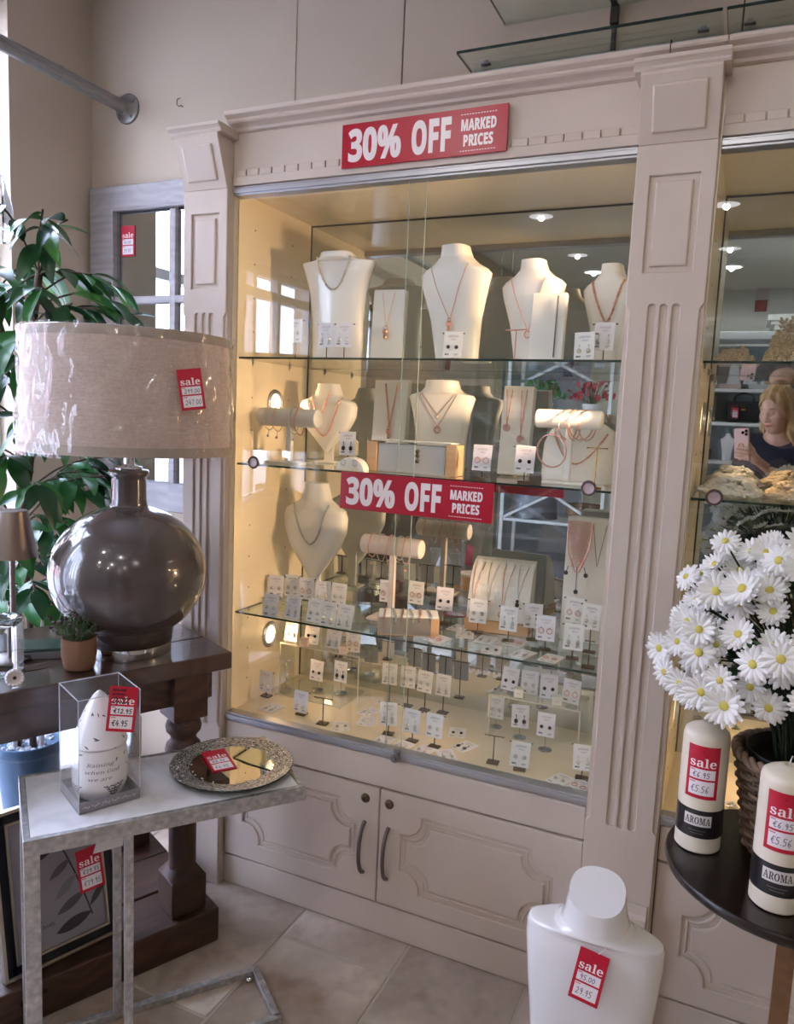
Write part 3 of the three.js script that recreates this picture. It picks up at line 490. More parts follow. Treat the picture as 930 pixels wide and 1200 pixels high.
{ // ficus in a blue pot on a low white plinth
  const pt = thing('window_plinth', 'low white plinth beside the window with the blue plant pot on it', 'plinth', [-2.12, 0, 0.1]);
  part('top', rbox(0.4, 0.02, 0.78, 0, 0.11, 0, 0.003), white, pt); part('body', rbox(0.38, 0.1, 0.76, 0, 0.0502, 0, 0.002), M({ color: 0x2a3550, roughness: 0.6 }), pt);
  const t = thing('ficus_tree', 'artificial ficus tree with glossy green leaves in a blue pot behind the table', 'plant', [-2.03, 0.121, 0.13]);
  part('pot', lathe([[0, 0.002], [0.075, 0.002], [0.08, 0.01], [0.1, 0.2], [0.108, 0.205], [0.11, 0.215], [0.11, 0.24], [0.105, 0.242], [0.1, 0.235], [0.098, 0.22], [0, 0.215]], 36), M({ color: 0x3c5a78, roughness: 0.5 }), t);
  seed = 99; const peb = []; for (let i = 0; i < 90; i++) { const a = rr(0, 6.28), r = 0.094 * Math.sqrt(rnd()); peb.push(place(clean(new THREE.IcosahedronGeometry(rr(0.006, 0.011), 0)), [r * Math.cos(a), 0.219, r * Math.sin(a)], [rr(0, 6), rr(0, 6), 0])); }
  part('gravel', merge(peb), M({ color: 0xb9bcc2, roughness: 0.8 }), t).userData.kind = 'stuff';
  const bark = M({ color: 0x57473c, roughness: 0.85 }), pale = M({ color: 0xd9d4cf, roughness: 0.6 });
  const trunks = [[[0.02, 0.21, 0.0], [0.05, 0.6, 0.03], [0.02, 1.0, 0.02], [0.08, 1.4, 0.05], [0.1, 1.7, 0.02]], [[-0.02, 0.21, 0.02], [-0.03, 0.7, 0.06], [0.03, 1.2, 0.0], [-0.03, 1.62, 0.08]]];
  for (const k of trunks) part('trunk', tube(k, 0.011, 30, 8), bark, t);
  part('stake', bar([0.045, 0.215, -0.01], [0.05, 0.72, -0.02], 0.009, 10), pale, t); part('stake', bar([-0.01, 0.215, 0.045], [0.0, 0.7, 0.05], 0.008, 10), pale, t);
  // each leaf: pointed blade folded along its midrib and drooping at the tip
  const leafGeo = (L, W, droop) => surf((u, v) => { const s = v, w = W * Math.pow(Math.sin(PI * Math.min(1, s * 0.98 + 0.01)), 0.8) * (1 - 0.35 * s), x = (u - 0.5) * w; return [x, -droop * s * s * L + Math.abs(u - 0.5) * w * 0.22, s * L]; }, 4, 8);
  const geos = [leafGeo(0.115, 0.054, 0.25), leafGeo(0.125, 0.056, 0.45), leafGeo(0.095, 0.05, 0.15), leafGeo(0.12, 0.06, 0.6)];
  const gm = [0x2f6b34, 0x22542c, 0x3f8040, 0x1d4728, 0x5c9a4a].map((c) => MP({ color: c, roughness: 0.35, transmission: 0.12, thickness: 0 }));
  const tw = []; let n = 0;
  const leafAt = (x, y, z, yaw, pitch, k, m) => { const l = part('leaf', geos[k], gm[m], t); l.rotation.order = 'YXZ'; l.rotation.set(pitch, yaw, rr(-0.5, 0.5)); l.position.set(x, y, z); n++; };
  for (let i = 0; i < 56; i++) {
    const y0 = 0.66 + i * 0.02, main = i % 2 ? trunks[0] : trunks[1], c = curve(main), b = c.getPoint(Math.min(1, (y0 - 0.2) / 1.52)), ang = i * 2.4 + rr(-0.4, 0.4);
    let dx = Math.cos(ang), dz = Math.sin(ang); if (dx < -0.15) dx = -dx * 0.6; const L = rr(0.2, 0.38) * (y0 > 1.65 ? 0.85 : 1);
    const e = V(Math.min(0.27, b.x + dx * L), b.y + rr(-0.02, 0.18), Math.max(-0.36, b.z + dz * L * 0.9)), mid = b.clone().lerp(e, 0.5).add(V(0, 0.05, 0));
    tw.push(tube([b, mid, e], 0.0032, 10, 5));
    const cc = curve([b, mid, e]);
    for (let k = 0; k < 8; k++) { const q = cc.getPoint(0.35 + 0.093 * k), tn = cc.getTangent(Math.min(1, 0.35 + 0.093 * k)); const yaw = Math.atan2(tn.x, tn.z) + (k % 2 ? 1 : -1) * rr(0.5, 1.1) * (k === 7 ? 0.2 : 1); const tip = [q.x + Math.sin(yaw) * 0.1 + t.position.x, q.z + Math.cos(yaw) * 0.1 + t.position.z]; if (tip[0] < -2.31 || tip[1] < -0.4 || tip[0] > -1.7) continue; leafAt(q.x, q.y, q.z, yaw, rr(-0.15, 0.75), (i + k) % 4, Math.floor(rnd() * (y0 > 1.5 ? 5 : 4))); }
  }
  part('twigs', merge(tw), bark, t);
}
// ================================================================ SIDE TABLE
const SH = 0.911, SC = [-1.138, 0, 0.514];
const onSide = (x, z) => [SC[0] + x * Math.cos(SH) + z * Math.sin(SH), SC[2] - x * Math.sin(SH) + z * Math.cos(SH)];
const zinc = M({ map: metalTex, metalness: 0.75, roughness: 0.48 });
{
  const t = thing('side_table', 'narrow side table with white marble top and galvanised metal frame', 'table', SC, SH);
  const a = 0.291, b = 0.149, y = 0.6;
  part('marble_top', metric(new RoundedBoxGeometry(2 * a - 0.026, 0.014, 2 * b - 0.026, 2, 0.002).translate(0, y - 0.0075, 0)), MP({ map: marbleTex, roughness: 0.18, clearcoat: 0.5, clearcoatRoughness: 0.05 }), t);
  part('apron', merge(rbox(2 * a, 0.034, 0.013, 0, y - 0.017, b - 0.0065, 0.0015), rbox(2 * a, 0.034, 0.013, 0, y - 0.017, -b + 0.0065, 0.0015), rbox(0.013, 0.034, 2 * b - 0.026, a - 0.0065, y - 0.017, 0, 0.0015), rbox(0.013, 0.034, 2 * b - 0.026, -a + 0.0065, y - 0.017, 0, 0.0015), box(2 * a - 0.03, 0.003, 2 * b - 0.03, 0, y - 0.018, 0)), zinc, t);
  for (const z of [b - 0.015, -0.1]) part('leg', rbox(0.03, y - 0.034, 0.03, -a + 0.015, (y - 0.034) / 2, z, 0.002), zinc, t);
  for (const z of [-0.053, 0.122]) part('leg', rbox(0.018, y - 0.034, 0.018, -0.092, (y - 0.034) / 2, z, 0.002), zinc, t);
  part('base_frame', merge(rbox(0.52, 0.018, 0.018, -0.005, 0.009, -0.053, 0.002), rbox(0.52, 0.018, 0.018, -0.005, 0.009, 0.122, 0.002), rbox(0.018, 0.018, 0.175, 0.246, 0.009, 0.0345, 0.002)), zinc, t);
  part('glide', place(lathe([[0, 0], [0.009, 0.001], [0.009, 0.008], [0.004, 0.01]], 14), [0.225, 0.0, -0.035]), chrome, t);
  const [px, pz] = onSide(-0.115, 0.05), pt = thing('paper_label', 'blank white paper label hanging under the marble top', 'label', [px, 0.565, pz], SH + 0.1);
  part('sheet', extrude(poly([[-0.018, 0], [0.03, 0], [0.022, -0.074], [-0.04, -0.075]]), 0.0006), white, pt);
}
{ // ceramic house in a clear box
  const turn = 1.12, c = [-1.212, 0.601, 0.628], t = thing('gift_box', 'clear plastic gift box with grey card base on the side table', 'box', c, turn);
  const w = 0.128, h = 0.245, s = film;
  const thin = 0.0006;
  part('clear_case', merge(bb(-w / 2, w / 2, 0.002, h, w / 2 - thin, w / 2), bb(-w / 2, w / 2, 0.002, h, -w / 2, -w / 2 + thin), bb(-w / 2, -w / 2 + thin, 0.002, h, -w / 2, w / 2), bb(w / 2 - thin, w / 2, 0.002, h, -w / 2, w / 2), bb(-w / 2, w / 2, h - thin, h, -w / 2, w / 2)), s, t);
  const edges = []; for (const x of [-1, 1]) for (const z of [-1, 1]) edges.push(bb(x * w / 2 - 0.0008, x * w / 2 + 0.0008, 0.02, h, z * w / 2 - 0.0008, z * w / 2 + 0.0008)); for (const z of [-1, 1]) { edges.push(bb(-w / 2, w / 2, h - 0.0008, h + 0.0008, z * w / 2 - 0.0008, z * w / 2 + 0.0008)); edges.push(bb(z * w / 2 - 0.0008, z * w / 2 + 0.0008, h - 0.0008, h + 0.0008, -w / 2, w / 2)); }
  part('crease', merge(edges), MP({ color: 0xe9ecf0, transmission: 0.6, thickness: 0, roughness: 0.3 }), t);
  const cardTex = canvasTex(512, 96, (c2, W, H) => { c2.fillStyle = '#85838a'; c2.fillRect(0, 0, W, H); c2.strokeStyle = '#e9e6e6'; c2.lineWidth = 3; c2.beginPath(); for (let x = 24; x < 490; x += 4) { const yy = 52 + Math.sin(x * 0.31) * 10 * (0.4 + hash(x, 1, 2)) + Math.sin(x * 0.11) * 7; if (x % 88 < 10) c2.moveTo(x, yy); else c2.lineTo(x, yy); } c2.stroke(); });
  const gc = M({ color: 0x85838a, roughness: 0.7 });
  part('card_base', merge(bb(-w / 2 + 0.001, w / 2 - 0.001, 0.0005, 0.024, w / 2 - 0.002, w / 2 - 0.001), bb(-w / 2 + 0.001, w / 2 - 0.001, 0.0005, 0.024, -w / 2 + 0.001, -w / 2 + 0.002), bb(-w / 2 + 0.001, -w / 2 + 0.002, 0.0005, 0.024, -w / 2, w / 2), bb(w / 2 - 0.002, w / 2 - 0.001, 0.0005, 0.024, -w / 2, w / 2), bb(-w / 2, w / 2, 0.0005, 0.002, -w / 2, w / 2)), gc, t);
  part('print', clean(new THREE.PlaneGeometry(w - 0.004, 0.022).translate(0, 0.0125, w / 2 - 0.0007)), M({ map: cardTex, roughness: 0.7 }), t);
  const o = thing('ceramic_house', 'white ceramic house ornament with leaf print and conical roof in the clear box', 'ornament', [c[0], c[1] + 0.0025, c[2]], turn);
  const leafPrint = (roof) => canvasTex(512, 256, (x, W, H) => {
    x.fillStyle = '#efedee'; x.fillRect(0, 0, W, H); x.fillStyle = '#4b474b'; x.strokeStyle = '#4b474b';
    const leaf = (cx, cy, L, a) => { x.save(); x.translate(cx, cy); x.rotate(a); x.beginPath(); x.moveTo(-L, 0); x.quadraticCurveTo(0, -L * 0.55, L, 0); x.quadraticCurveTo(0, L * 0.55, -L, 0); x.fill(); x.restore(); };
    for (let i = 0; i < (roof ? 40 : 30); i++) leaf(hash(i, 3, roof ? 5 : 6) * W, (roof ? 20 : 14) + hash(i, 4, 7) * (roof ? 225 : 120), 10, hash(i, 9, 1) * 3);
    if (!roof) {
      for (const bx of [40, 160, 296, 424, 500]) { x.lineWidth = 3; for (let s = -1; s <= 1; s++) { x.beginPath(); x.moveTo(bx, 236); x.quadraticCurveTo(bx + s * 10, 200, bx + s * 26, 166); x.stroke(); for (let k = 0; k < 4; k++) { const q = 0.3 + k * 0.2; leaf(bx + s * 26 * q * q + 8, 236 - 70 * q, 9, -0.7); leaf(bx + s * 26 * q * q - 8, 236 - 70 * q, 9, -2.4); } } }
      x.fillStyle = '#efedee'; x.fillRect(196, 36, 96, 124); x.fillStyle = '#6a666a'; x.font = 'italic 22px serif'; x.fillText('Raining', 210, 70); x.fillText('when God', 204, 104); x.fillText('we are', 214, 138);
    }
  });
  part('body', uvByHeight(lathe([[0, 0.0], [0.03, 0.0], [0.048, 0.008], [0.056, 0.03], [0.0575, 0.06], [0.0565, 0.1], [0.054, 0.118]], 48), 0, 0.118), MP({ map: leafPrint(false), roughness: 0.3, clearcoat: 0.6 }), o).rotation.y = PI - 0.25;
  part('roof', uvByHeight(lathe([[0.05, 0.119], [0.0575, 0.12], [0.0575, 0.124], [0.054, 0.134], [0.042, 0.168], [0.028, 0.2], [0.012, 0.226], [0.004, 0.233], [0, 0.234]], 48), 0.11, 0.234), MP({ map: leafPrint(true), roughness: 0.3, clearcoat: 0.6 }), o).rotation.y = PI;
  const q = [c[0] + Math.sin(turn) * (w / 2 + 0.002) + 0.047 * Math.cos(turn), c[2] + Math.cos(turn) * (w / 2 + 0.002) - 0.047 * Math.sin(turn)];
  saleTag('red sale tag scrawled over in black on the clear gift box', '€12.95', '€4.95', [-1.107, 0.83, 0.67], [turn - 0.5, 0.0, -0.1], 0.056, true);
}
{ // mirrored plate
  const c = [-1.037, 0.6, 0.39], t = thing('mirror_plate', 'round mirrored plate with speckled mosaic rim on the marble side table', 'plate', c);
  part('underside', lathe([[0, 0.0015], [0.09, 0.0015], [0.132, 0.01], [0.143, 0.015], [0.144, 0.017], [0.1425, 0.018]], 64), M({ color: 0x1d2f2b, roughness: 0.2 }), t);
  part('mirror_face', lathe([[0.1, 0.0125], [0.05, 0.0122], [0, 0.012]], 64), M({ color: 0xe8e6e0, metalness: 1, roughness: 0.02 }), t);
  const rim = tex(512, (u, v) => { const k = hash(Math.floor(u * 512 / 3), Math.floor(v * 512 / 8), 5), m = vnoise(u * 170, v * 40, 170, 6); return k > 0.62 ? [226, 226, 224] : k > 0.4 ? [150, 148, 144] : m > 0.5 ? [24, 24, 23] : [70, 68, 65]; }, 1);
  const rimg = lathe([[0.143, 0.0185], [0.136, 0.0182], [0.118, 0.0145], [0.099, 0.0126]], 96);
  part('mosaic_rim', rimg, M({ map: rim, metalness: 0.6, roughness: 0.28 }), t);
  const chips = []; seed = 11; for (let i = 0; i < 300; i++) { const a = rr(0, 6.28), r = 0.142 - 0.05 * Math.pow(rnd(), 1.6); chips.push(place(box(0.003, 0.0012, 0.003), [r * Math.cos(a), r > 0.118 ? 0.0148 + (r - 0.118) * 0.19 : 0.013, r * Math.sin(a)], [0, rr(0, 3), 0])); }
  part('mosaic_chips', merge(chips), M({ color: 0xeceae6, metalness: 0.5, roughness: 0.25 }), t).userData.kind = 'stuff';
  saleTag('red sale tag lying on the round mirrored plate', '€8.95', '€6.95', [c[0] - 0.035, c[1] + 0.0165, c[2] + 0.005], [0.95, -PI / 2 + 0.06, 0], 0.058);
}
{ // picture frame on the plank base
  const t = thing('photo_frame', 'black and silver photo frame with a leaf print, leaning under the side table', 'picture frame', [-1.405, 0.1, 0.553], 1.235);
  t.rotation.order = 'YXZ'; t.rotation.x = -0.2;
  const W = 0.142, H = 0.39;
  const fr = (x0, x1, y0, y1, z0, z1) => merge(rbox(2 * x1, y1 - y0 < 0 ? 0.01 : x1 - x0, z1 - z0, 0, y0 + (x1 - x0) / 2, (z0 + z1) / 2, 0.001), rbox(2 * x1, x1 - x0, z1 - z0, 0, y1 - (x1 - x0) / 2, (z0 + z1) / 2, 0.001), rbox(x1 - x0, y1 - y0, z1 - z0, (x0 + x1) / 2, (y0 + y1) / 2, (z0 + z1) / 2, 0.001), rbox(x1 - x0, y1 - y0, z1 - z0, -(x0 + x1) / 2, (y0 + y1) / 2, (z0 + z1) / 2, 0.001));
  const sil = M({ color: 0xb9b09c, metalness: 0.9, roughness: 0.3 });
  part('outer_edge', fr(W - 0.008, W, 0, H, -0.012, 0.012), sil, t);
  part('black_border', fr(W - 0.029, W - 0.008, 0.008, H - 0.008, -0.01, 0.007), M({ color: 0x10121a, roughness: 0.25 }), t);
  part('inner_edge', fr(W - 0.035, W - 0.029, 0.029, H - 0.029, -0.01, 0.011), sil, t);
  const pt = canvasTex(512, 700, (c, w, h) => {
    c.fillStyle = '#8d8a92'; c.fillRect(0, 0, w, h); c.strokeStyle = '#3a383e'; c.fillStyle = '#4a484e'; c.lineWidth = 9;
    c.beginPath(); c.moveTo(170, -10); c.quadraticCurveTo(330, 240, 430, 620); c.stroke();
    const leaf = (x, y, L, a, s) => { c.save(); c.translate(x, y); c.rotate(a); c.fillStyle = s; c.beginPath(); c.moveTo(0, 0); c.quadraticCurveTo(L * 0.5, -L * 0.28, L, 0); c.quadraticCurveTo(L * 0.5, L * 0.28, 0, 0); c.fill(); c.restore(); };
    for (const [x, y, L, a, s] of [[200, 40, 130, -0.9, '#55535a'], [200, 40, 110, 2.7, '#4a484e'], [270, 150, 150, 2.5, '#3c3a40'], [300, 210, 120, -0.5, '#66646b'], [330, 280, 150, 2.6, '#5b5960'], [360, 370, 170, 2.5, '#77757c'], [380, 440, 150, -0.35, '#4f4d54'], [395, 480, 180, 2.75, '#55535a'], [420, 570, 140, -0.8, '#3f3d43'], [430, 600, 220, 2.95, '#3a383e']]) leaf(x, y, L, a, s);
    c.fillStyle = '#2f2d33'; c.font = '34px serif'; c.fillText('NTW', 40, 520); c.font = '24px serif'; c.fillText('RESTING', 40, 556); c.fillText('PHOTO FRAME', 40, 590); c.fillText('8 X 10', 40, 624);
  });
  part('print', clean(new THREE.PlaneGeometry(2 * (W - 0.034), H - 0.066).translate(0, H / 2, 0.004)), M({ map: pt, roughness: 0.2 }), t);
  part('backing', bb(-W + 0.01, W - 0.01, 0.01, H - 0.01, -0.012, -0.004), dark, t);
  saleTag('red sale tag on the leaning black and silver photo frame', '€39.95', '€19.95', [-1.322, 0.352, 0.552], [1.235 - 0.1, -0.2, 0.06], 0.058);
}
// ================================================================ BUSTS
// a solid lofted through levels [y, half width, front depth, back depth, z offset]; ends closed
function lerpLevels(L, y) { let i = 0; while (i < L.length - 2 && y > L[i + 1][0]) i++; const a = L[i], b = L[i + 1], t = Math.max(0, Math.min(1, (y - a[0]) / (b[0] - a[0] || 1))); return a.map((q, k) => q + (b[k] - q) * t); }
function loft(L, sub = 3, nu = 36, pw = 0.7, tilt = 0) {
  const rows = []; for (let i = 0; i < L.length - 1; i++) for (let k = 0; k < sub; k++) rows.push(lerpLevels(L, L[i][0] + (L[i + 1][0] - L[i][0]) * k / sub)); rows.push(L[L.length - 1]);
  const sg = (c, p) => Math.sign(c) * Math.pow(Math.abs(c), p), ring = (r) => (u) => { const a = u * 2 * PI, c = Math.cos(a), s = Math.sin(a); return [r[1] * sg(c, pw), r[0] + (tilt ? tilt * (-c) * r[1] * Math.max(0, (r[0] - L[L.length - 3][0]) / (L[L.length - 1][0] - L[L.length - 3][0])) : 0), r[4] + (s > 0 ? r[2] : r[3]) * sg(s, pw)]; };
  const n = rows.length - 1, body = surf((u, v) => ring(rows[Math.round(v * n)])(-u), nu, n);
  const cap = (r, up) => surf((u, v) => { const q = ring(r)(up ? -u : u); return [q[0] * v, q[1] * v + r[0] * (1 - v), r[4] + (q[2] - r[4]) * v]; }, nu, 1);
  const c1 = cap(rows[n], false), c0 = cap(rows[0], true);
  return merge(body, c1, c0);
}
const frontZ = (L, x, y, pw = 0.7) => { const r = lerpLevels(L, y), q = Math.min(1, Math.abs(x) / r[1]); const c = Math.pow(q, 1 / pw); return r[4] + r[2] * Math.pow(Math.sqrt(Math.max(0, 1 - c * c)), pw); };
{ // big white bust on the floor
  const L = [[0, 0.1, 0.05, 0.05, -0.03], [0.1, 0.102, 0.045, 0.045, -0.025], [0.25, 0.112, 0.04, 0.04, -0.01], [0.36, 0.122, 0.045, 0.045, 0.0], [0.42, 0.128, 0.05, 0.045, 0.0], [0.452, 0.128, 0.05, 0.045, 0.0], [0.46, 0.124, 0.052, 0.046, 0], [0.465, 0.105, 0.056, 0.05, 0], [0.469, 0.077, 0.06, 0.054, 0], [0.478, 0.063, 0.058, 0.056, 0], [0.5, 0.057, 0.054, 0.052, 0.002], [0.537, 0.051, 0.05, 0.048, 0.006]].map((r) => [r[0] * 1.08, ...r.slice(1)]);
  const t = thing('necklace_bust', 'large glossy white necklace bust standing on the tiled floor by the middle pilaster', 'bust', [-0.176, 0.0, 0.415], 0.04);
  part('body', noisy(mergeVertices(loft(L, 4, 56, 0.85)), (x, y, z) => [x, y > 0.507 ? y - 0.42 * z * (y - 0.507) / 0.072 : y, z]), gloss, t); 
  saleTag('red sale tag on the chest of the large white floor bust', '95.00', '29.95', [-0.171, 0.4715, 0.487 + 0.01], [0.06, -0.22, -0.16], 0.054, false, [[0.006, 0.046, 0.001], [0.014, 0.06, 0.004], [0.02, 0.075, -0.006]]);
  scene.children[scene.children.length - 1].position.set(-0.171, 0.444, 0.481);
}
// ================================================================ ROUND TABLE, CANDLES, FLOWERS
{
  const C = [0.136, 0, 0.43], ty = 0.72;
  const t = thing('round_table', 'small round dark-topped table with wooden legs at the right edge', 'table', C);
  part('tabletop', lathe([[0, ty - 0.02], [0.194, ty - 0.02], [0.199, ty - 0.016], [0.201, ty - 0.01], [0.2, ty - 0.003], [0.197, ty], [0, ty]], 64), MP({ map: darkWoodTex, color: 0x6b5a54, roughness: 0.35, clearcoat: 0.3 }), t);
  const lw = M({ map: woodTex([96, 66, 40], [138, 100, 64], 77, 256), roughness: 0.5 });
  for (let i = 0; i < 3; i++) { const a = [PI / 2 + 0.05, 0.2, -1.0][i], l = part('leg', sqbar([0.11 * Math.cos(a), ty - 0.02, 0.11 * Math.sin(a)], [0.13 * Math.cos(a), 0.0, 0.13 * Math.sin(a)], 0.026), lw, t); }
  const wax = MP({ color: 0xe9dfca, roughness: 0.42, sheen: 0.2, clearcoat: 0.25, clearcoatRoughness: 0.25 });
  const lab = canvasTex(512, 128, (c, w, h) => { c.fillStyle = '#151418'; c.fillRect(0, 0, w, h); c.fillStyle = '#d9d5d2'; c.fillRect(158, 22, 196, 52); c.fillStyle = '#1b1a1e'; c.textBaseline = 'alphabetic'; c.save(); c.translate(166, 64); c.font = 'bold 44px serif'; c.scale(180 / c.measureText('AROMA').width, 1); c.fillText('AROMA', 0, 0); c.restore(); c.fillStyle = '#77757a'; for (let r = 0; r < 2; r++) for (let x = 196 + r * 18; x < 316 - r * 18; x += 9) c.fillRect(x, 92 + r * 13, 6, 4); });
  const candles = [[-0.013, 0.425, 'white pillar candle with a dark label nearest the cabinet on the round table', 'red sale tag on the white pillar candle nearest the cabinet', -0.15, 0.02], [0.107, 0.545, 'white pillar candle with a dark label at the right edge, in front of the basket', 'red sale tag on the white pillar candle at the right edge', -0.15, 0.02]];
  for (const [x, z, l, tl, yaw] of candles) {
    const k = thing('pillar_candle', l, 'candle', [x, ty + 0.0005, z], yaw + 0.1), r = 0.038;
    part('wax', lathe([[0, 0], [r - 0.004, 0], [r, 0.004], [r, 0.203], [r - 0.002, 0.211], [r - 0.008, 0.216], [0.012, 0.225], [0.005, 0.226], [0, 0.222]], 56), wax, k);
    const band = clean(new THREE.CylinderGeometry(r + 0.0005, r + 0.0005, 0.05, 56, 1, true, 0).translate(0, 0.055, 0));
    const uv = band.attributes.uv; for (let i = 0; i < uv.count; i++) uv.setX(i, uv.getX(i) * 2 - 0.5 - 0.0 + (uv.getX(i) < 0 ? 0 : 0));
    const lt = lab; lt.wrapS = THREE.RepeatWrapping;
    part('label_band', band.rotateY(PI), MP({ map: lt, roughness: 0.35, clearcoat: 0.4 }), k);
    part('wick', tube([[0, 0.222, 0], [0.001, 0.232, 0], [0.003, 0.24, 0.001]], 0.001, 6, 5), white, k);
    const a = yaw + 0.12; saleTag(tl, '€6.95', '€5.56', [x + (r + 0.0016) * Math.sin(a), ty + 0.1485, z + (r + 0.0016) * Math.cos(a)], [a, 0, 0], 0.054, false, null, r + 0.0016);
  }
  // wicker basket: uprights with woven strands
  const B = [0.142, ty, 0.372], wk = M({ color: 0x6f5a4a, roughness: 0.75 }), wk2 = M({ color: 0x87705c, roughness: 0.75 });
  const b = thing('wicker_basket', 'grey-brown wicker basket holding the white flowers on the round table', 'basket', B);
  const R = (y) => 0.078 + 0.028 * (y / 0.17) ** 1.1, N = 26;
  for (let k = 0; k < 19; k++) { const y = 0.008 + k * 0.0088, pts = []; for (let i = 0; i < N * 4; i++) { const a = i / (N * 4) * 2 * PI; pts.push([(R(y) + 0.0038 * Math.cos(a * N / 2 * 1 + k * PI)) * Math.cos(a), y, (R(y) + 0.0038 * Math.cos(a * N / 2 + k * PI)) * Math.sin(a)]); } part('strand', tube(pts, 0.0042, N * 5, 6, true), k % 3 ? wk : wk2, b); }
  for (let i = 0; i < N; i++) { const a = i / N * 2 * PI; part('upright', bar([R(0) * Math.cos(a), 0.001, R(0) * Math.sin(a)], [R(0.17) * Math.cos(a), 0.17, R(0.17) * Math.sin(a)], 0.003, 6), wk, b); }
  const braid = []; for (const ph of [0, PI]) { const pts = []; for (let i = 0; i < 96; i++) { const a = i / 96 * 2 * PI; pts.push([(R(0.172) + 0.005 * Math.cos(a * 16 + ph)) * Math.cos(a), 0.174 + 0.005 * Math.sin(a * 16 + ph), (R(0.172) + 0.005 * Math.cos(a * 16 + ph)) * Math.sin(a)]); } braid.push(tube(pts, 0.0055, 140, 6, true)); }
  part('braided_rim', merge(braid), wk2, b); part('bottom', cyl(0.078, 0.078, 0.004, 0, 0, 0, 32), wk, b);
  // flowers in a black inner pot
  const f = thing('chrysanthemums', 'big bunch of white daisy-like chrysanthemums with yellow centres in the wicker basket', 'flowers', [B[0], ty + 0.006, B[2]]);
  part('inner_pot', lathe([[0, 0], [0.066, 0], [0.088, 0.165], [0.092, 0.168], [0.092, 0.178], [0.088, 0.178], [0.085, 0.15], [0, 0.145]], 36), M({ color: 0x17171a, roughness: 0.5 }), f);
  const petal = (L, W, up) => surf((u, v) => { const w = W * Math.pow(Math.sin(PI * (0.12 + 0.8 * v)), 0.7); return [(u - 0.5) * w, up * v * v + 0.0012 * Math.cos((u - 0.5) * 5), 0.005 + L * v]; }, 3, 5);
  seed = 1234;
  const heads = [0, 1, 2, 3].map((q) => { const g = []; for (let ring = 0; ring < 2; ring++) { const n = 17 - ring * 4; for (let i = 0; i < n; i++) g.push(place(petal(0.0225 - ring * 0.004 + rr(-0.002, 0.002), 0.0088, [0.0, 0.004, 0.008, -0.003][q] + ring * 0.003 + rr(-0.002, 0.002)), [0, 0.001 + ring * 0.0015, 0], [0, i / n * 2 * PI + ring * 0.2 + rr(-0.08, 0.08), 0])); } return merge(g); });
  const eyes = noisy(ball(0.0065, 0, 0, 0, 12), (x, y, z) => [x, y * 0.55 + 0.003, z]);
  const pm = MP({ color: 0xf2f1ee, roughness: 0.6, transmission: 0.1, thickness: 0, side: THREE.DoubleSide }), em = M({ color: 0xcfc05e, roughness: 0.8 }), sm = M({ color: 0x22331f, roughness: 0.7 });
  const stems = [], placed = [], c0 = V(0.05, 0.34, 0.0), rx = 0.288, ry = 0.258, rz = 0.25;
  for (let tries = 0, n = 0; tries < 9000 && n < 190; tries++) {
    const a = rr(0, 2 * PI), e = Math.asin(rr(-0.28, 1)), k = rr(0.8, 1.04), d = V(Math.cos(e) * Math.cos(a), Math.sin(e), Math.cos(e) * Math.sin(a)), q = V(c0.x + d.x * rx * k, c0.y + d.y * ry * k, c0.z + d.z * rz * k);
    if (placed.some((o) => o.distanceTo(q) < 0.0315)) continue; if (q.x + B[0] > 0.42 || q.z < -0.2) continue;
    placed.push(q); n++;
    const h = part('flower', heads[Math.floor(rnd() * 4)], pm, f); h.position.copy(q); const up = V(d.x / rx, d.y / ry + 0.4, d.z / rz + 3.2).normalize().add(V(rr(-.3, .3), rr(-.1, .3), rr(-.2, .35))).normalize(); h.quaternion.setFromUnitVectors(V(0, 1, 0), up); h.rotateY(rr(0, 6)); const s = rr(0.9, 1.18); h.scale.set(s, s, s);
    part('flower_centre', eyes, em, h);
    const m = V(q.x * 0.45, 0.2 + q.y * 0.35, q.z * 0.5); stems.push(tube([[q.x * 0.12 + rr(-.02, .02), 0.15, q.z * 0.12 + rr(-.02, .02)], m, q.clone().addScaledVector(up, -0.004)], 0.0017, 9, 5));
  }
  part('stems', merge(stems), sm, f).userData.kind = 'stuff';
  const lobed = (L) => { const s = new THREE.Shape(); const pts = [[0, 0], [0.12, 0.1], [0.3, 0.28], [0.22, 0.4], [0.42, 0.52], [0.3, 0.6], [0.34, 0.78], [0.16, 0.78], [0, 1]]; s.moveTo(0, 0); for (const [x, y] of pts.slice(1)) s.lineTo(x * L, y * L); for (const [x, y] of pts.slice(1, -1).reverse()) s.lineTo(-x * L, y * L); s.closePath(); const g = extrude(s, 0.0008); g.rotateX(PI / 2).translate(0, 0, 0); const p = g.attributes.position; for (let i = 0; i < p.count; i++) { const z = p.getZ(i) / L; p.setY(i, p.getY(i) - 0.22 * L * z * z + 0.5 * Math.abs(p.getX(i)) * 0.4); } g.computeVertexNormals(); return g; };
  const lg = [lobed(0.065), lobed(0.08), lobed(0.055)], lm = [0x3a5a36, 0x2a4529, 0x496b42].map((c) => M({ color: c, roughness: 0.6 }));
  for (let i = 0; i < 120; i++) { const a = i * 2.4, r = rr(0.03, 0.17), y = rr(0.17, 0.46); if (y < 0.27 && (r * Math.cos(a) < -0.03 || Math.sin(a) > 0.2)) continue; const l = part('leaf', lg[i % 3], lm[Math.floor(rnd() * 3)], f); l.position.set(0.02 + r * Math.cos(a), y, r * Math.sin(a) * 0.9); l.rotation.order = 'YXZ'; l.rotation.set(rr(-0.5, 0.5), -a + PI / 2 + rr(-0.5, 0.5), rr(-0.4, 0.4)); }
}
